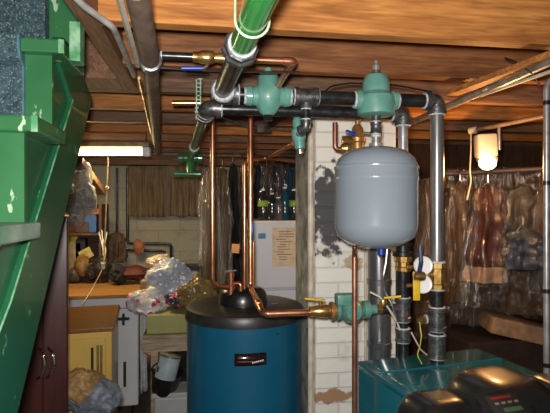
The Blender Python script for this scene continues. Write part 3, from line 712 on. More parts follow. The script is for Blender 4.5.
tag(MB().obox(W(235.5,248.5,2.36), (.038,.003,.045), Matrix.Rotation(R(5),3,'Y')).build('orange_tag', cm((.75,.28,.02), .5)), 'orange paper tag hanging above the water heater', 'tag')

# ============================================ BOILER ====================================================
zB = .927
P0 = WZ(357,361,zB); P1 = WZ(478,348,zB); fr = (WZ(405,395,zB)-P0).normalized(); bk = (P1-P0).normalized()
fr = (fr-bk*fr.dot(bk)).normalized(); LW = (P1-P0).length; LD = .66
bo = thing('boiler', 'teal sheet metal boiler with glossy top and black front cover', 'boiler', tuple(P0+bk*LW/2+fr*LD/2-Z*zB))
rotB = Matrix((bk, -fr, Z)).transposed()
cen = P0+bk*LW/2+fr*LD/2
MB().obox(Vector((cen.x,cen.y,zB/2-.01)), (LW-.006,LD-.006,zB-.03), rotB, .004).build('jacket', M['boiler'], bo)
MB().obox(Vector((cen.x,cen.y,zB-.009)), (LW,LD,.018), rotB, .006).build('top_panel', M['boiler'], bo)
sm = P0+fr*.14+bk*.0
MB().obox(Vector((sm.x,sm.y,zB+.0012))+bk*LW/2, (LW-.02,.004,.003), rotB).build('panel_seam', M['boiler'], bo)
MB().obox(Vector((P0.x,P0.y,zB+.001))+fr*LD*.5+bk*.03, (.004,LD-.03,.003), rotB).build('panel_seam', M['boiler'], bo)
# black moulded cover: three humps across the front
def hump(px, py, Y, w, d, h, name='cover_hump', z0=.80, pw=2.6):
    top = W(px, py, Y); c = Vector((top.x, top.y, 0)); b = MB(); H = top.z-z0
    n = 26
    def f(s, t):
        a = 2*PI*s; r = math.sin(t*PI/2)
        ca, sa = math.cos(a), math.sin(a); q = (abs(ca)**pw+abs(sa)**pw)**(-1/pw)
        zz = (1-r**4.5)**(1/2.4) if r < 1 else 0
        return c+bk*(ca*q*r*w/2)-fr*(sa*q*r*d/2)+Z*(z0+H*max(0,zz))
    b.grid(f, 40, n, closed=True)
    bmesh.ops.remove_doubles(b.bm, verts=b.bm.verts[:], dist=.0002)
    return b.build(name, M['black'], bo), top
hm, tp = hump(500,374,1.22, .27,.30,.2, 'burner_cover', .80, 3.2)
hump(438,395,1.19, .20,.19,.2, 'side_cover', .80, 4.5)
hump(556,379,1.26, .15,.22,.2, 'side_cover', .80, 3.5)
# control display set in the sloping front of the burner cover
dc = W(508,408,1.10); 
tilt = Matrix((bk, (-fr*.75+Z*.62).normalized(), (fr*.62+Z*.75).normalized())).transposed()
dpn = MB().obox(dc, (.135,.085,.014), tilt, .006).build('display_panel', M['black'], bo)
up = (-fr*.75+Z*.62).normalized(); nn = (fr*.62+Z*.75).normalized()
scr = MB().obox(dc+nn*.0075, (.098,.062,.003), tilt, .001).build('screen', cm((.02,.022,.02), .25), dpn)
MB().obox(dc+nn*.0098+up*.022-bk*.012, (.055,.006,.001), tilt).build('red_line', M['led_red'], scr)
for k in range(4): MB().obox(dc+nn*.0098+up*.009+bk*(-.03+.018*k), (.011,.005,.001), tilt).build('lettering', cm((.2,.12,.08), .5), scr)
MB().obox(dc+nn*.0098-up*.008+bk*.004, (.05,.010,.001), tilt).build('green_window', M['led_green'], scr)

# ============================================ CEILING SERVICES ==========================================
bp_ = thing('old_drain_pipe', 'old brown iron pipe running back under the joists beside stairs', 'pipe', tuple(W(150,60,1.38)))
q0 = W(136,-12,.95); q1 = W(150.5,62,1.38); q2 = W(158,150,3.3)
MB().cyl(q0, q1, .026).build('pipe', M['brown_pipe'], bp_)
MB().cyl(q1, q2, .0235).build('pipe', M['brown_pipe'], bp_)
MB().lathe([(.026,-.02),(.032,-.018),(.032,.014),(.026,.016)], q1, q2-q1, 20).build('coupling', M['iron_grey'], bp_)
tag(MB().tube([W(66,-12,1.1), W(84,6,1.15), W(113,27,1.24), W(124,52,1.45), W(134,76,1.75)], .0085, .05, 12).build('grey_cable_conduit', mat('grey_conduit_paint', (.36,.36,.34), .5)), 'thick grey cable bending along the beam at upper left', 'cable')
tag(MB().tube([W(118,-6,1.1), W(138,66,1.6)], .0085, seg=4).build('white_lath', M['cream'], smooth=False), 'pale wooden lath nailed along the joist ends left of brown pipe', 'strip')
tag(MB().tube([W(139,78,1.5), W(144,100,1.9), W(154,146,3.2)], .005, .05, 8).build('brass_rod', M['brass']), 'thin yellowish tube running alongside the old brown pipe', 'pipe')

cd = thing('ceiling_conduit', 'grey pipe slanting along ceiling on the right toward the back', 'pipe', (1.04,1.9,1.95))
a_ = W(560,57,1.46); b_ = W(408,124,2.75)
MB().cyl(a_, b_, .0165).build('pipe', M['conduit'], cd)
MB().lathe([(.0165,-.015),(.020,-.014),(.020,.014),(.0165,.015)], a_+(b_-a_)*.32, b_-a_).build('clamp', M['silver'], cd)
tag(MB().tube([W(560,68,1.46), W(480,96,1.9)], .006, seg=8).build('white_pipe', M['cream']), 'thin cream pipe under the grey slanting ceiling pipe', 'pipe')
tag(MB().obox((W(560,52,1.46)+W(452,94,1.98))/2+Vector((0,0,.0)), (.05,(W(560,52,1.46)-W(452,94,1.98)).length,.02), Matrix.Rotation(math.atan2(-(W(452,94,1.98)-W(560,52,1.46)).x, (W(452,94,1.98)-W(560,52,1.46)).y),3,'Z')).build('running_board', M['joist'], smooth=False), 'orange wooden board beside the grey slanting ceiling pipe', 'board')
tag(MB().tube([W(505,58,1.68), W(518,63,1.6), W(533,74,1.58), W(540,86,1.58)], .003, .05, 8).build('ceiling_wire', M['black']), 'black wire looping near the slanting conduit top right', 'wire')
rc_ = W(546.5,200,1.72)
ec = thing('vertical_conduit', 'silver vertical conduit at the right edge with dark bands', 'conduit', (rc_.x,rc_.y,0))
MB().tube([Vector((rc_.x,rc_.y,.0)), Vector((rc_.x,rc_.y,1.955)), Vector((rc_.x+.18,rc_.y-.05,1.975))], .0105, .04).build('pipe', M['galv'], ec)
for yy in (103,183,291,365): MB().lathe([(.0105,-.008),(.0125,-.007),(.0125,.007),(.0105,.008)], (rc_.x,rc_.y,EYE+(CY-yy)/F*1.72), Z).build('band', M['black'], ec)

jb = W(263,129.5,2.98)
jt = thing('junction_box', 'octagonal metal junction box on the far joists above hanging clothes', 'junction box', tuple(jb))
MB().lathe([(.05,-.03),(.055,-.028),(.055,.012),(.044,.014)], (jb.x,jb.y,1.985), Z, 8).build('box', M['silver'], jt, smooth=False)
jb.z = 1.985
MB().tube([jb-U*.04, W(240,124,2.75), W(222,117,2.55)], .007, .04, 8).build('cable', M['conduit'], jt)
MB().tube([jb+U*.04, W(296,131,2.90)], .006, .04, 8).build('cable', M['conduit'], jt)
MB().tube([jb+U*.02, W(282,119,2.6), W(300,112,2.35)], .005, .04, 8).build('cable', M['iron'], jt)

# fluorescent lamp
fa = W(40,152,3.2); fb = W(143,152,3.2)
fx = thing('fluorescent_lamp', 'glowing fluorescent tube lamp hung under far joists at left', 'lamp', tuple((fa+fb)/2))
d = (fb-fa).normalized()
MB().cyl(fa, fb, .023).build('tube', M['tube'], fx)
MB().obox(fb+d*.025, (.05,.06,.06), Matrix.Rotation(-TH,3,'Z'), .006).build('end_cap', M['white'], fx)
MB().obox(fa-d*.025, (.05,.06,.06), Matrix.Rotation(-TH,3,'Z'), .006).build('end_cap', M['white'], fx)
MB().obox((fa+fb)/2+Z*.045, ((fb-fa).length+.1,.10,.03), Matrix.Rotation(-TH,3,'Z'), .004).build('housing', mat('lamp_housing', (.3,.24,.14), .5), fx)
for px in (146,152): 
    h = W(px,148,3.2); MB().tube([h, Vector((h.x,h.y,2.0))], .004, seg=6).build('hanging_chain', M['brass'], fx)
cdp = thing('pull_cord', 'string pull cord with wooden bead below the fluorescent lamp', 'cord', tuple(W(107,155,3.15)))
MB().tube([W(108,154,3.15), W(107,188,3.13), W(105,232,3.13), W(103.5,268,3.12)], .0045, .1, 6).build('string', M['cord'], cdp)
MB().blob(W(107,188,3.13), (.012,.012,.015)).build('bead', M['cord'], cdp)
MB().lathe([(.008,-.022),(.013,-.018),(.013,.018),(.008,.022)], W(103,266,3.12), Z).build('pull_knob', M['cream'], cdp)
tag(MB().tube([W(102,236,3.3), W(106,250,3.25), W(103,268,3.2), W(92,290,3.18), W(82,305,3.0)], .004, .1, 6).build('loose_string', M['cord']), 'pale cord trailing over the wooden counter from above', 'cord')

# bulb lamp on right
lm = W(486,158,2.5)
wl = thing('work_lamp', 'white box lamp with glowing bulb hanging before covered clothes', 'lamp', tuple(lm))
hb = W(485.5,146,2.52)
MB().obox(hb, (.105,.07,.125), Matrix.Rotation(-TH,3,'Z') @ Matrix.Rotation(R(-3),3,'Y'), .014).build('housing', M['lampwhite'], wl)
MB().obox(W(487,159,2.55), (.10,.05,.04), Matrix.Rotation(-TH,3,'Z') @ Matrix.Rotation(R(25),3,'X'), .01).build('reflector', M['lampwhite'], wl)
bl = W(487.5,163,2.46); MB().blob(bl, (.046,.034,.036)).build('bulb', M['bulb'], wl)
lr = thing('lamp_rail', 'grey pipe rail holding the white box lamp', 'rail', tuple(W(505,125,2.4)))
MB().tube([W(471,131,2.62), W(545,116,2.30)], .012).build('pipe', M['brown_pipe'], lr)
MB().lathe([(.014,-.02),(.019,-.018),(.019,.018),(.014,.02)], W(473,130.5,2.6), W(545,116,2.30)-W(471,131,2.62)).build('end_cap', M['cream'], lr)
MB().tube([W(499,126,2.50), W(499.5,150,2.50)], .010).build('bracket', M['silver'], lr)
MB().tube([W(471,133,2.62), W(471,150,2.62), W(470,170,2.62), W(471,182,2.62), W(467,200,2.62)], .004, .1, 6).build('cord', M['cream'], lr)

# ============================================ LAUNDRY CORNER ============================================
def rng(s): return random.Random(s)
def cbox(b, FR, bdir, x0, x1, y0, y1, z0, z1, bev=0):
    """box in a cabinet's own frame: x leftwards from the front right corner, y backwards"""
    bd = Vector((bdir.x, bdir.y, 0)).normalized(); ld = Vector((-bd.y, bd.x, 0))
    c = Vector((FR.x, FR.y, 0))+ld*(x0+x1)/2+bd*(y0+y1)/2+Z*(z0+z1)/2
    return b.obox(c, (abs(x1-x0), abs(y1-y0), abs(z1-z0)), Matrix((-ld, bd, Z)).transposed(), bev)
def cpt(FR, bdir, x, y, z):
    bd = Vector((bdir.x, bdir.y, 0)).normalized(); ld = Vector((-bd.y, bd.x, 0))
    return Vector((FR.x, FR.y, 0))+ld*x+bd*y+Z*z
FRw = W(68,350,1.95); BRw = W(69,350,2.3); dw = BRw-FRw
wd = thing('wardrobe', 'dark maroon two door cabinet behind the green stairs', 'cabinet', tuple(cpt(FRw,dw,.3,.18,0)))
cbox(MB(), FRw, dw, 0, .62, .016, .36, .02, 1.46).build('body', M['maroon'], wd, smooth=False, bevel=.004)
sx_ = .092
dr = cbox(MB(), FRw, dw, .003, sx_-.002, 0, .015, .05, 1.44).build('door', M['maroon'], wd, smooth=False, bevel=.003)
dl = cbox(MB(), FRw, dw, sx_+.002, .60, 0, .015, .05, 1.44).build('door', M['maroon'], wd, smooth=False, bevel=.003)
for x_h, par, bul in ((sx_+.020,dl,1),(sx_-.014,dr,1)):
    za, zb_ = .935, .815
    MB().tube([cpt(FRw,dw,x_h-.008*bul,-.001,za), cpt(FRw,dw,x_h-.022*bul,-.03,za-.015), cpt(FRw,dw,x_h-.030*bul,-.035,(za+zb_)/2), cpt(FRw,dw,x_h-.012*bul,-.03,zb_+.015), cpt(FRw,dw,x_h,-.001,zb_)], .0065, .03, 10).build('handle', M['chrome'], par, label='curved chrome handle')

zc_ = .892
FRc = W(112,350,2.42); BRc = WZ(118,304.5,zc_); dcb = BRc-FRc; DC = Vector((dcb.x,dcb.y,0)).length
cab = thing('yellow_cabinet', 'yellow enamel metal cabinet with brown top and dark vent slots', 'cabinet', tuple(cpt(FRc,dcb,.25,.2,0)))
cbox(MB(), FRc, dcb, 0, .55, .0, DC-.01, .02, zc_-.02).build('body', M['yel_metal'], cab, smooth=False, bevel=.006)
cbox(MB(), FRc, dcb, -.01, .56, -.012, DC, zc_-.02, zc_).build('top', M['counter_dk'], cab, smooth=False, bevel=.004)
cbox(MB(), FRc, dcb, .028, .53, -.014, -.001, .05, zc_-.05).build('front_door', M['yel_metal'], cab, smooth=False, bevel=.004)
for x_h, za, zb_, q in ((.092,.80,.60,0),(.066,.81,.615,1),(.050,.81,.615,1)):
    cbox(MB(), FRc, dcb, x_h-.006, x_h+.006, -.019, -.0145, zb_, za).build('slot', M['slot'] if not q else cm((.2,.13,.02), .6), cab, smooth=False)
for (px, py, rad, colr, nm, lab) in ((82,389,(.10,.08,.085),(.42,.25,.10),'laundry_bag','tan patterned bag slumped before the yellow cabinet'),(95,399,(.11,.08,.09),(.20,.24,.29),'laundry_bag','blue grey plastic bag low in front of yellow cabinet'),(92,428,(.12,.09,.10),(.30,.14,.07),'laundry_bag','reddish brown bag at the bottom before the yellow cabinet')):
    o = MB().blob(W(px,py,2.25), rad, .3, 1.8, px, 5).build(nm, cm(colr, .5, bump=.4)); tag(o, lab, 'bag')
FRa = WZ(138.5,293,.9); BRa = WZ(143.5,280.5,.9); da = BRa-FRa; DA = Vector((da.x,da.y,0)).length
wa = thing('washing_machine', 'white laundry appliance with flat wooden top board', 'appliance', tuple(cpt(FRa,da,.3,.25,0)))
cbox(MB(), FRa, da, 0, .68, .0, DA-.02, .12, .872).build('body', M['appliance'], wa, smooth=False, bevel=.012)
cbox(MB(), FRa, da, -.012, .69, -.02, DA, .874, .9).build('top_board', M['counter'], wa, smooth=False, bevel=.005)
cbox(MB(), FRa, da, .05, .63, .03, DA-.06, 0, .12).build('plinth', M['slot'], wa, smooth=False)
cbox(MB(), FRa, da, .003, .67, -.008, -.0005, .795, .803).build('panel_line', cm((.3,.33,.38), .5), wa, smooth=False)
hb_ = MB(); cbox(hb_, FRa, da, .06, .15, -.02, -.001, .718, .738); cbox(hb_, FRa, da, .09, .108, -.024, -.001, .685, .765)
hb_.build('hinge', M['iron'], wa, smooth=False, bevel=.003)
cbox(MB(), FRa, da, .082, .10, -.012, -.001, .26, .43).build('handle_slot', M['slot'], wa, smooth=False)
# cloth at appliance right edge
def drape(name, m, p0, p1, hgt, folds, amp, seed, label, cat, group=None, thick=.006, nseg=60):
    p0 = Vector(p0); p1 = Vector(p1); n = (p1-p0).cross(Z).normalized(); b = MB()
    def f(s, t):
        ph = noise.noise(Vector((s*folds*.7, t*.8, seed)))*2.2
        return p0+(p1-p0)*s+n*(amp*math.sin(s*folds*2*PI+ph)*(.35+.65*t)+amp*.8*noise.noise(Vector((s*9, t*6, seed+5))))-Z*hgt*t*(1+.04*noise.noise(Vector((s*4,0,seed))))
    b.grid(f, nseg, 14)
    o = b.build(name, m, solid=thick)
    if label: tag(o, label, cat, group)
    return o
drape('white_towel', cm((.6,.63,.68), .8), WV(141,300,3.40)+Vector((0,-.03,0)), WV(147,300,3.40)+Vector((0,-.01,0)), .62, 2, .012, 3, 'crumpled white cloth hanging off the white appliance corner', 'cloth')

tb = thing('work_table', 'pale wooden work table beside the white laundry appliance', 'table', (0,3.2,0))
zt2 = .725; ut0 = -.36
MB().box((ut0,2.96,zt2-.02), (.28,3.45,zt2)).build('top', M['table_wood'], tb, smooth=False, bevel=.003)
MB().box((ut0,2.955,zt2-.10), (.28,2.975,zt2-.02)).build('rail', M['table_wood'], tb, smooth=False, bevel=.003)
for (x, y) in ((ut0+.07,2.98),(.24,2.98),(ut0+.05,3.40),(.24,3.40)): MB().box((x-.022,y-.022,0), (x+.022,y+.022,zt2-.02)).build('leg', M['table_wood'], tb, smooth=False, bevel=.003)
lp_ = WV(148,360,2.95)
ob = MB().box((ut0+.02,2.99,zt2), (.2,3.42,.84)).build('storage_box', M['olive'], smooth=False, bevel=.006); tag(ob, 'flat olive green box lying on the pale work table', 'box')
# bags
bags = [((148,301,3.05),(.115,.09,.078),(.68,.66,.66),'white plastic bag with pink flowers on the olive box',1,1),
        ((171,279,3.18),(.145,.11,.125),(.40,.45,.55),'large pale blue grey plastic bag above the flowered bag',2,0),
        ((160,263,3.30),(.085,.07,.055),(.55,.42,.32),'beige bag peeking behind the pale blue plastic bag',3,0),
        ((197,294,3.0),(.11,.09,.10),(.22,.15,.05),'amber brown glossy bag behind the heater lid on table',6,0),
        ((178,300,3.02),(.065,.05,.045),(.05,.035,.06),'small dark floral bundle right of the flowered plastic bag',4,1)]
def flower_mat(base, spot):
    m = mat('floral_plastic', base, .3, 0, tuple(c*.85 for c in base), 6, bump=.4)
    nt = m.node_tree; bs = nt.nodes['Principled BSDF']; tc = [n for n in nt.nodes if n.type == 'TEX_COORD'][0]
    v = nt.nodes.new('ShaderNodeTexVoronoi'); v.inputs['Scale'].default_value = 16; nt.links.new(tc.outputs['Object'], v.inputs['Vector'])
    r = nt.nodes.new('ShaderNodeValToRGB'); r.color_ramp.elements[0].position = .30; r.color_ramp.elements[1].position = .36
    r.color_ramp.elements[0].color = (1,1,1,1); r.color_ramp.elements[1].color = (0,0,0,1)
    nt.links.new(v.outputs['Distance'], r.inputs['Fac'])
    old = [l for l in nt.links if l.to_socket == bs.inputs['Base Color']][0].from_socket
    mx = nt.nodes.new('ShaderNodeMix'); mx.data_type = 'RGBA'; nt.links.new(r.outputs['Color'], mx.inputs['Factor']); nt.links.new(old, mx.inputs['A']); mx.inputs['B'].default_value = (*spot, 1)
    nt.links.new(mx.outputs['Result'], bs.inputs['Base Color']); return m
for (p3, rad, colr, lab, sd, fl_) in bags:
    m = flower_mat(colr, (.5,.04,.12)) if fl_ else mat('bag_plastic', colr, .25, 0, tuple(c*.8 for c in colr), 8, bump=.6)
    tag(MB().blob(W(*p3), rad, .38, 1.7, sd, 5).build('plastic_bag', m), lab, 'bag')
bs_ = W(165,285,3.25); tag(MB().box((bs_.x-.16,3.30,.84), (bs_.x+.14,3.42,1.0)).build('cardboard_box', M['cardboard'], smooth=False, bevel=.004), 'small cardboard box behind the plastic bags on the table', 'box')
pn = W(191,266,3.7)
pt = thing('baking_pan', 'shiny metal pan on stacked things behind the plastic bags', 'pan', tuple(pn))
MB().lathe([(.10,-.02),(.15,.018),(.165,.02),(.165,.026),(.145,.024),(.095,-.012),(.02,-.012)], pn, Z, 36).build('bowl', M['chrome'], pt)
MB().lathe([(.165,.020),(.172,.022),(.172,.027),(.165,.029)], pn, Z, 36).build('rim', M['chrome'], pt)
cb_ = thing('pan_shelf', 'grey stone laundry sink under the shiny pan by the back', 'sink', (pn.x,3.9,0))
MB().box((pn.x-.32,3.62,.70), (pn.x+.06,4.3,pn.z-.024)).build('basin', M['cement'], cb_, smooth=False, bevel=.01)
for a in (-.25,.02): MB().box((pn.x+a-.03,3.7,0), (pn.x+a+.03,4.2,.70)).build('leg', M['cement'], cb_, smooth=False)
# under the table
pcn = thing('paint_can', 'white labelled paint can tilted on dark things under the table', 'can', tuple(W(166,367,2.82)))
axp = Vector((.25,.1,1)).normalized(); pw = W(165,378,2.84)
MB().lathe([(.058,0),(.063,.002),(.063,.13),(.058,.132)], pw, axp, 28).build('can_body', cm((.42,.5,.56), .4, (.3,.38,.44)), pcn)
MB().lathe([(.05,.125),(.065,.128),(.065,.137),(.05,.139)], pw, axp, 28).build('lid', M['silver'], pcn)
for k, (a, z0, cl2) in enumerate(((-1.9,.03,(.45,.1,.08)),(-1.5,.05,(.05,.06,.1)),(-1.1,.035,(.05,.06,.1)),(-1.45,.085,(.08,.1,.2)))):
    x_, y_, d_ = frame(axp); 
    b = MB(); b.grid(lambda s, t: pw+axp*(z0+.03*t)+(x_*math.cos(a+.28*s)+y_*math.sin(a+.28*s))*.064, 6, 2)
    b.build('label_print', cm(cl2, .6), pcn, solid=.001)
bk_ = thing('black_bucket', 'black bucket on its side beneath the paint can', 'bucket', tuple(W(160,385,2.95)))
MB().lathe([(.07,0),(.075,.01),(.095,.13),(.10,.135),(.10,.145),(.09,.146)], W(163,392,2.92), (.2,-.1,1), 28).build('shell', M['black'], bk_)
MB().tube([W(149,372,2.86), W(155,364,2.85), W(165,361,2.84), W(172,366,2.85)], .004, .05, 8).build('bail', M['iron'], bk_)
bn = thing('storage_tub', 'pale grey lidded tub on floor under the table', 'tub', tuple(W(172,410,2.9)))
w_ = W(178,392,2.88)
MB().box((w_.x-.14,w_.y,0), (w_.x+.22,w_.y+.24,w_.z-.03)).build('tub', M['bin'], bn, smooth=False, bevel=.012)
MB().box((w_.x-.155,w_.y-.015,w_.z-.03), (w_.x+.235,w_.y+.25,w_.z)).build('lid', M['bin'], bn, smooth=False, bevel=.006)
tag(MB().blob(W(164,349,3.25), (.11,.09,.06), .4, 3, 21).build('brown_rag', cm((.35,.17,.05), .8)), 'orange brown rag bundled under the table top', 'rag')
tag(MB().blob(W(180,365,3.1), (.06,.10,.12), .4, 3, 22).build('dark_sack', M['black_cloth']), 'dark sack beside the heater under the table', 'sack')

# fridge
fg = thing('refrigerator', 'white refrigerator behind the copper pipes with paper notice', 'refrigerator', (.6,3.5,0))
uF = WV(253,250,3.2).x
MB().box((uF,3.22,.02), (uF+.66,3.84,1.405)).build('body', M['fridge'], fg, smooth=False, bevel=.012)
MB().box((uF,3.18,.95), (uF+.66,3.218,1.395)).build('freezer_door', M['fridge'], fg, smooth=False, bevel=.010)
MB().box((uF,3.18,.05), (uF+.66,3.218,.938)).build('fridge_door', M['fridge'], fg, smooth=False, bevel=.010)
MB().box((uF-.002,3.178,1.385), (uF+.662,3.22,1.405)).build('top_trim', M['white'], fg, smooth=False, bevel=.004)
a = WV(272.5,227.5,3.178); b2 = WV(299,266,3.178)
pp = thing('paper_notice', 'aged paper notice taped on the white refrigerator door', 'notice', ((a.x+b2.x)/2,3.178,b2.z))
MB().box((a.x,3.1765,b2.z), (b2.x+.03,3.179,a.z)).build('sheet', M['paper'], pp, smooth=False)
r_ = rng(5)
for k in range(12):
    y = a.z-.03-.017*k; x0 = a.x+.02+r_.random()*.03
    MB().box((x0,3.1755,y), (x0+.04+r_.random()*.07,3.1764,y+.0045)).build('print_line', M['ink'], pp, smooth=False)
s_ = WV(262,236,3.178); MB().box((s_.x-.025,3.1765,s_.z-.018), (s_.x+.025,3.179,s_.z+.018)).build('sticker', cm((.10,.32,.6), .5), fg, smooth=False)
# bottles on fridge
def bottle(px, Y, h, body, lab, label):
    p = WV(px,221,3.30 if Y is None else Y); p.z = 1.405
    t = thing('plastic_bottle', label, 'bottle', tuple(p), 'bottles on the refrigerator')
    r = .034
    MB().lathe([(r*.85,0),(r,.008),(r,.07),(r*.93,.085),(r,.10),(r,h*.66),(r*.7,h*.8),(r*.36,h*.9),(r*.36,h*.96)], p, Z, 20).build('bottle_body', body, t)
    MB().lathe([(r*.42,h*.95),(r*.42,h),(r*.3,h+.001)], p, Z, 14).build('cap', M['white'], t)
    if lab: MB().lathe([(r*1.01,.095),(r*1.03,.096),(r*1.03,.135),(r*1.01,.136)], p, Z, 20).build('bottle_label', lab, t)
dkg = mat('dark_bottle', (.03,.03,.035), .12, 0, (.02,.02,.02), 5, coat=.6)
lg = cm((.30,.55,.06), .4)
bottle(263,3.27,.215,dkg,lg,'dark bottle with green label nearest the copper pipes on fridge')
bottle(294,3.27,.215,dkg,lg,'dark bottle with green label beside the chimney on fridge')
bottle(272,3.36,.19,dkg,None,'unlabelled dark bottle just right of the first green label')
bottle(278.5,3.30,.16,mat('grey_bottle', (.12,.12,.13), .15, 0, coat=.6),None,'short grey bottle in the middle of the fridge top')
bottle(285,3.38,.235,mat('teal_bottle', (.02,.12,.17), .15, 0, coat=.6),None,'tall dark teal bottle on the fridge top')

# hanging garments
def garment(name, px0, px1, py0, py1, Y, colr, label, seed, group, bag=None, hem=None, depth=.12, tilt=0., rough=.8, cat='garment'):
    a = W(px0, py0, Y); b = W(px1, py0, Y); z0 = W((px0+px1)/2, py1, Y).z; wdt = (b-a).length*.93; c = (a+b)/2; H = a.z-z0
    t = thing(name, label, cat, (c.x,c.y,z0), group)
    dx = (b-a).normalized(); dy = Vector((-dx.y,dx.x,0))
    def f(s, tt, grow=0., amp=1.):
        an_ = 2*PI*s; sh = min(1., .80+tt*3)
        wv = wdt/2*(.86+.14*tt)*sh+grow; dd = depth/2*min(1,.4+tt*4)+grow
        ca, sa = math.cos(an_), math.sin(an_)
        fold = .013*amp*math.sin(an_*9+seed*2+2*noise.noise(Vector((s*3,tt*3,seed))))*min(1,tt*2.5)+.022*amp*noise.noise(Vector((ca*2.5,sa*2.5,tt*7+seed*5)))
        ex = abs(ca)**.7*(1 if ca >= 0 else -1); ey = abs(sa)**.8*(1 if sa >= 0 else -1)
        return c+dx*(ex*(wv+fold)+tilt*tt*H)+dy*(ey*(dd+fold))+Z*(z0-c.z+H*(1-tt)+.02*(1-min(1,tt*8))*(1-abs(ca)))+Vector((0,0,0))
    mb_ = MB(); Vv = mb_.grid(lambda s,tt: f(s,tt), 56, 22, closed=True); mb_.bm.faces.new(Vv[-1]); mb_.bm.faces.new(Vv[0][::-1])
    mm = cm(colr, rough, bump=.3, scale=14.)
    mb_.build('cloth', mm, t)
    if hem:
        mb_ = MB(); mb_.grid(lambda s,tt: f(s,.84+.17*tt, .004), 56, 5, closed=True); mb_.build('hem', cm(hem, .8), t)
    if bag:
        mb_ = MB(); mb_.grid(lambda s,tt: f(s,tt*1.04, .012, 1.8), 56, 22, closed=True); mb_.build('plastic_cover', bag, t)
    top_ = c+Z*.05
    MB().tube([c+Z*(-.02)-dx*wdt*.3, c+Z*.045, c+Z*-.02+dx*wdt*.3], .004, .03, 6).build('hanger', M['silver'], t)
    MB().tube([c+Z*.04, c+Z*.085, c+Z*.105+dy*.02, c+Z*.09+dy*.045], .0025, .02, 6).build('hook', M['silver'], t)
    return t
# left rack behind the heater
G = 'clothes hanging behind the refrigerator'
rk = W(205,158,3.95); rk2 = W(300,158,4.1)
tag(MB().cyl(rk+Z*.02, rk2+Z*.02, .014).build('clothes_rod', M['brown_pipe']), 'clothes rod behind the refrigerator under the far joists', 'rod')
left = [(203,218,168,292,3.62,(.13,.09,.04),'long olive brown coat in plastic, leftmost behind the water heater',M['film']),
        (216,229,170,292,3.76,(.20,.12,.045),'long mottled tan coat in plastic left of the black garment',M['film_brown']),
        (228,238,166,285,3.90,(.012,.012,.016),'long black garment hanging left of the paired copper pipes',None),
        (236,250,168,292,4.04,(.10,.075,.06),'brown covered garment behind the paired copper pipes',M['film']),
        (254,262,168,224,4.1,(.03,.035,.05),'dark navy garment just right of the copper pipes',None),
        (262,271,167,226,3.98,(.09,.075,.07),'dull brown garment behind the first green labelled bottle',M['film']),
        (270,278,168,228,4.1,(.03,.03,.035),'charcoal garment in the middle behind the bottles',None),
        (278,285,168,228,3.98,(.09,.09,.11),'grey garment left of the teal garment',M['film']),
        (285,292,168,228,4.1,(.02,.10,.15),'dark teal garment hanging behind the fridge bottles',None),
        (292,301,168,228,3.98,(.05,.05,.06),'dark garment hanging against the chimney corner',None)]
for i, (x0,x1,y0,y1,Y,cl2,lab,bg) in enumerate(left): garment('hanging_garment', x0,x1,y0,y1,Y,cl2,lab,i*1.7,G,bg,depth=.10)
# right rack
G2 = 'clothes hanging in plastic at right'
ra, rb_ = W(440,174,3.12), W(556,168,2.80)
tag(MB().cyl(ra, rb_, .013).build('clothes_rod', M['brown_pipe']), 'clothes rod on the right under the glowing lamp', 'rod')
right = [(446,474,187,300,3.0,(.16,.10,.05),'long tan garment in clear plastic, leftmost on right rack',M['film_brown'],None,-.03),
         (470,506,189,280,2.72,(.05,.006,.006),'maroon garment in shiny plastic with beige hem',M['film'],(.42,.30,.2),-.04),
         (504,540,190,252,2.88,(.13,.115,.085),'grey olive garment in plastic right of the maroon one',M['film'],None,0),
         (505,541,232,268,2.60,(.025,.055,.11),'dark blue folded garment under the grey olive one',M['film'],None,0),
         (536,566,186,290,2.75,(.10,.06,.04),'brown garment at the far right behind the silver conduit',M['film'],None,0),
         (420,447,180,330,3.2,(.12,.07,.035),'brown coat hanging behind the iron riser',M['film_brown'],None,0)]
for i, (x0,x1,y0,y1,Y,cl2,lab,bg,hm_,tl) in enumerate(right): garment('hanging_garment', x0,x1,y0,y1,Y,cl2,lab,i*2.3+.5,G2,bg,hm_,depth=.17,tilt=tl)
# covered masses behind/below
for i, (x0,x1,y0,y1,Y,cl2,lab) in enumerate([(452,500,262,322,3.22,(.12,.08,.045),'mottled brown cloth bundle hanging low left of the maroon garment'),
        (500,560,262,312,3.05,(.16,.08,.035),'rusty brown cloth bundle hanging low under the blue garment'),
        (420,458,285,338,3.42,(.09,.075,.055),'grey brown sacking hanging low behind the iron riser')]):
    garment('covered_bundle', x0,x1,y0,y1,Y,cl2,lab,i*3.1+9,'bundles stored low on the right',M['film_brown'],depth=.18,cat='bundle')
drape('dust_sheet', M['film_brown'], W(432,168,3.3), W(560,166,2.95), .30, 9, .02, 12, 'brown plastic dust sheet draped over the right clothes rack', 'sheet')
# stored boxes low right behind the boiler
bx1 = W(520,328,2.9); tag(MB().obox(bx1, (.42,.25,.10), Matrix.Rotation(R(-14),3,'Z') @ Matrix.Rotation(R(12),3,'Y'), .01).build('tan_suitcase', cm((.36,.22,.12), .6)), 'tan flat case lying tilted behind the boiler at right', 'case')
bx2 = W(530,352,2.9); tag(MB().box((bx2.x-.45,bx2.y-.1,0), (bx2.x+.4,bx2.y+.35,bx2.z+.10)).build('storage_chest', cm((.03,.016,.012), .7), smooth=False, bevel=.01), 'dark brown chest on the floor supporting the tan case', 'chest')
# dark board partition behind right rack
struct(MB().box((.95,3.62,0), (3.3,3.68,2.0)).build('wall_partition', M['wall_brown'], smooth=False))

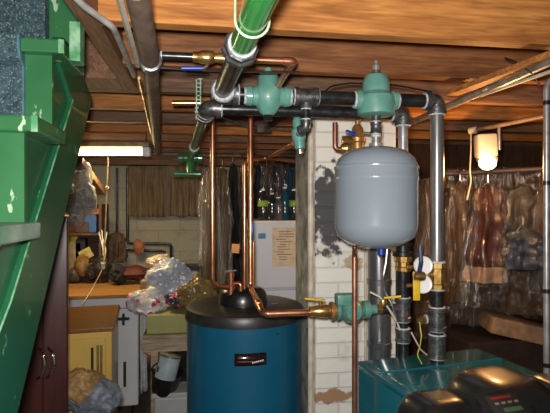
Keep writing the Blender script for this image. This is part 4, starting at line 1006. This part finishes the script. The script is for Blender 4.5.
# back wall items
G3 = None
drape('wall_sheet', M['burlap'], WV(128,166,4.78), WV(166,167,4.78), .49, 7, .018, 1, 'brown pleated sheet on back wall, left of the two', 'sheet', 'old sheets on the back wall')
drape('wall_sheet', M['burlap'], WV(168,165,4.78), WV(204,166,4.78), .50, 6, .018, 4, 'brown pleated sheet on back wall, right of the two', 'sheet', 'old sheets on the back wall')
wp = thing('wall_pipe', 'black pipe down the back wall turning right under the sheets', 'pipe', tuple(WV(128,240,4.86)))
MB().tube([WV(127.5,168,4.86), WV(127.5,243,4.86), WV(171,244,4.86), WV(171,280,4.86)], .014, .03, 10).build('pipe', M['iron'], wp)
wp = thing('wall_pipe', 'black pipe on back wall left of and below the other', 'pipe', tuple(WV(117,240,4.86)))
MB().tube([WV(117,168,4.86), WV(117,254,4.86), WV(120,250,4.86), WV(165,251,4.86), WV(165,282,4.86)], .012, .03, 10).build('pipe', M['iron'], wp)
garment('wall_jacket', 108,126,234,262,4.5,(.16,.10,.06),'small brown jacket hung on the back wall by the pipes',4.4,None)
tag(MB().blob(W(139,247,4.6), (.05,.03,.07), .3, 3, 31).build('orange_bag', cm((.55,.2,.09), .6)), 'small orange and white bag hung on back wall pipe', 'bag')
tag(MB().blob(W(134,273,3.75), (.14,.10,.05), .35, 3, 33).build('red_bundle', cm((.10,.015,.015), .7)), 'dark red bundle lying on the wooden counter', 'bundle')
tag(MB().blob(W(119,274,3.7), (.07,.09,.065), .4, 3, 34).build('black_bag', M['black_cloth']), 'black bag on the wooden counter beside the red bundle', 'bag')
# shelf with boxes at left
sh = thing('storage_shelf', 'reddish wooden shelf unit behind the maroon cabinet', 'shelf', (-1.35,3.9,0))
sl = W(62,230,3.75); sr = W(97,230,3.75)
ux0, ux1, vs = sl.x-.35, sr.x, 3.66
for yy in (234, 275): 
    zz_ = W(80,yy,3.75).z; MB().box((ux0,4.08,zz_-.02), (ux1,4.36,zz_)).build('shelf_board', cm((.13,.055,.03), .6), sh, smooth=False)
MB().box((ux0,4.36,.0), (ux1,4.38,1.52)).build('back_board', cm((.10,.04,.022), .7), sh, smooth=False)
MB().box((ux1-.02,4.08,.0), (ux1,4.36,1.52)).build('side_board', cm((.13,.055,.03), .6), sh, smooth=False)
zs1 = W(80,234,3.75).z; 
items = [(90.5,226,.055,.12,(.05,.14,.42),'blue tin on the wooden shelf'),(95,218,.03,.07,(.65,.16,.03),'orange packet'),(73,252,.09,.16,(.40,.32,.22),'beige box'),(82,249,.04,.15,(.03,.03,.03),'black tin'),(86,258,.055,.05,(.65,.50,.08),'yellow box')]
def bxat(px, py, w, h, colr, label, name='small_box', Y=4.15, d=.10, cat='box', base=None):
    p = WV(px, py, Y); z0 = p.z-h/2 if base is None else base
    o = MB().box((p.x-w/2, Y-.0, z0), (p.x+w/2, Y+d, z0+h)).build(name, cm(colr, .5), smooth=False, bevel=.006); tag(o, label, cat); return o
zb1 = zs1; zb2 = W(80,275,3.75).z
bxat(90,0,.10,.15,(.05,.14,.42),'blue tin on the top board of the wooden shelf','blue_tin',base=zb1,cat='tin')
bxat(82,0,.10,.09,(.10,.06,.05),'dark brown box left of the blue tin','brown_box',base=zb1,Y=4.14)
bxat(94.5,0,.07,.045,(.70,.18,.04),'orange packet lying on top of the blue tin','orange_packet',base=zb1+.15,cat='packet')
bxat(71,0,.16,.24,(.34,.27,.19),'beige box on the lower board of wooden shelf','beige_box',base=zb2)
bxat(80,0,.08,.27,(.02,.02,.02),'black tin beside the beige box on lower shelf','black_tin',base=zb2,cat='tin')
bxat(90,0,.11,.07,(.13,.08,.05),'brown box on lower shelf behind yellow envelope','brown_box',base=zb2)
bxat(71,0,.10,.05,(.70,.55,.06),'yellow packet on top of the beige box','yellow_packet',base=zb2+.24,cat='packet')
tag(MB().obox(WV(86,254,4.12), (.10,.012,.085), Matrix.Rotation(R(-28),3,'Y'), .002).build('yellow_envelope', cm((.62,.50,.16), .6)), 'yellow envelope leaning tilted before the shelf tins', 'envelope')
for i, (px, py, rad, cl2, lab) in enumerate([(82,266,(.055,.05,.085),(.22,.12,.03),'brown glass jug standing on counter back left'),(92,272,(.05,.05,.06),(.02,.02,.025),'black jug on the counter left of pull cord'),(101,268,(.07,.05,.08),(.025,.022,.02),'black bag on counter below the pull cord'),(74,275,(.06,.05,.055),(.07,.06,.06),'dark grey pouch on counter beside maroon cabinet')]):
    tag(MB().blob(W(px,py,3.75), rad, .25, 2.5, i+50).build('counter_item', cm(cl2, .4)).__class__ and C.objects[-1], lab, 'container')
# dark bag hanging next to stairs, slanted stud
bgt = thing('hanging_bag', 'grey plastic wrapped bag hanging beside the green stairs', 'bag', tuple(W(78,190,3.0)))
MB().blob(W(74,192,3.05), (.125,.09,.19), .35, 2.6, 61, 4).build('wrapping', plastic_film('grey_film', (.28,.28,.27), .55, .2, .1), bgt)
MB().blob(W(80,197,3.1), (.07,.05,.06), .4, 3, 62).build('dark_content', M['black_cloth'], bgt)
MB().blob(W(72,205,3.1), (.08,.05,.05), .4, 3, 63).build('dark_content', M['black_cloth'], bgt)
MB().tube([W(72,170,3.05), W(72,150,3.05)], .004).build('string', M['cord'], bgt)
sa, sb = W(75,160,3.0), W(99,192,3.5)
dd = sb-sa
mb_ = MB(); x_, y_, d_ = frame(dd); mb_.obox((sa+sb)/2, (.09,.045,dd.length), Matrix((x_,y_,d_)).transposed()); tag(mb_.build('brace_timber', M['joist_grey'], smooth=False, bevel=.003), 'diagonal grey brown timber brace beside the hanging bag', 'timber')
# thin sticks by the shelf
stk = thing('wire_hangers', 'bunch of white wire hangers on the pull cord line', 'hangers', tuple(W(103,235,3.6)))
for a, b2 in (((99,232),(104,252)),((107,232),(103,254)),((102,230),(103.5,256))): MB().tube([W(*a,3.6), W(*b2,3.6)], .004, seg=6).build('wire', M['white'], stk)

# ============================================ LIGHT & CAMERA ============================================
def light(name, kind, loc, power, col, size=.1, **k):
    l = bpy.data.lights.new(name, kind); l.energy = power; l.color = col
    if kind == 'AREA': l.size = size
    else: l.shadow_soft_size = size
    o = bpy.data.objects.new(name, l); C.objects.link(o); o.location = loc
    return o
fo = light('camera_flash', 'AREA', W(275,206,.02)+Vector((-.03,-.02,.06)), 30, (1,.95,.90), .05)
fo.rotation_euler = (R(90+4), 0, -TH)
light('bulb_light', 'POINT', W(487,166,2.22), 12, (1,.46,.14), .045)
fl_l = light('fluorescent_light', 'AREA', (fa+fb)/2-Z*.04, 14, (1,.74,.36), .6); fl_l.data.shape = 'RECTANGLE'; fl_l.data.size_y = .06; fl_l.rotation_euler = (0,0,-TH)

w = bpy.data.worlds.new('world'); bpy.context.scene.world = w; w.use_nodes = True
w.node_tree.nodes['Background'].inputs[0].default_value = (1,.85,.7,1); w.node_tree.nodes['Background'].inputs[1].default_value = .2

cam = bpy.data.cameras.new('camera'); cam.sensor_width = 36; cam.lens = 36*F/550; cam.clip_start = .02
co_ = bpy.data.objects.new('camera', cam); C.objects.link(co_); co_.location = (0,0,EYE); co_.rotation_euler = (R(90),0,-TH)
bpy.context.scene.camera = co_
sc = bpy.context.scene; sc.view_settings.view_transform = 'Standard'; sc.view_settings.look = 'None'; sc.view_settings.gamma = 1; sc.view_settings.exposure = .22
for o in bpy.data.objects:
    if '_o' in o: del o['_o']
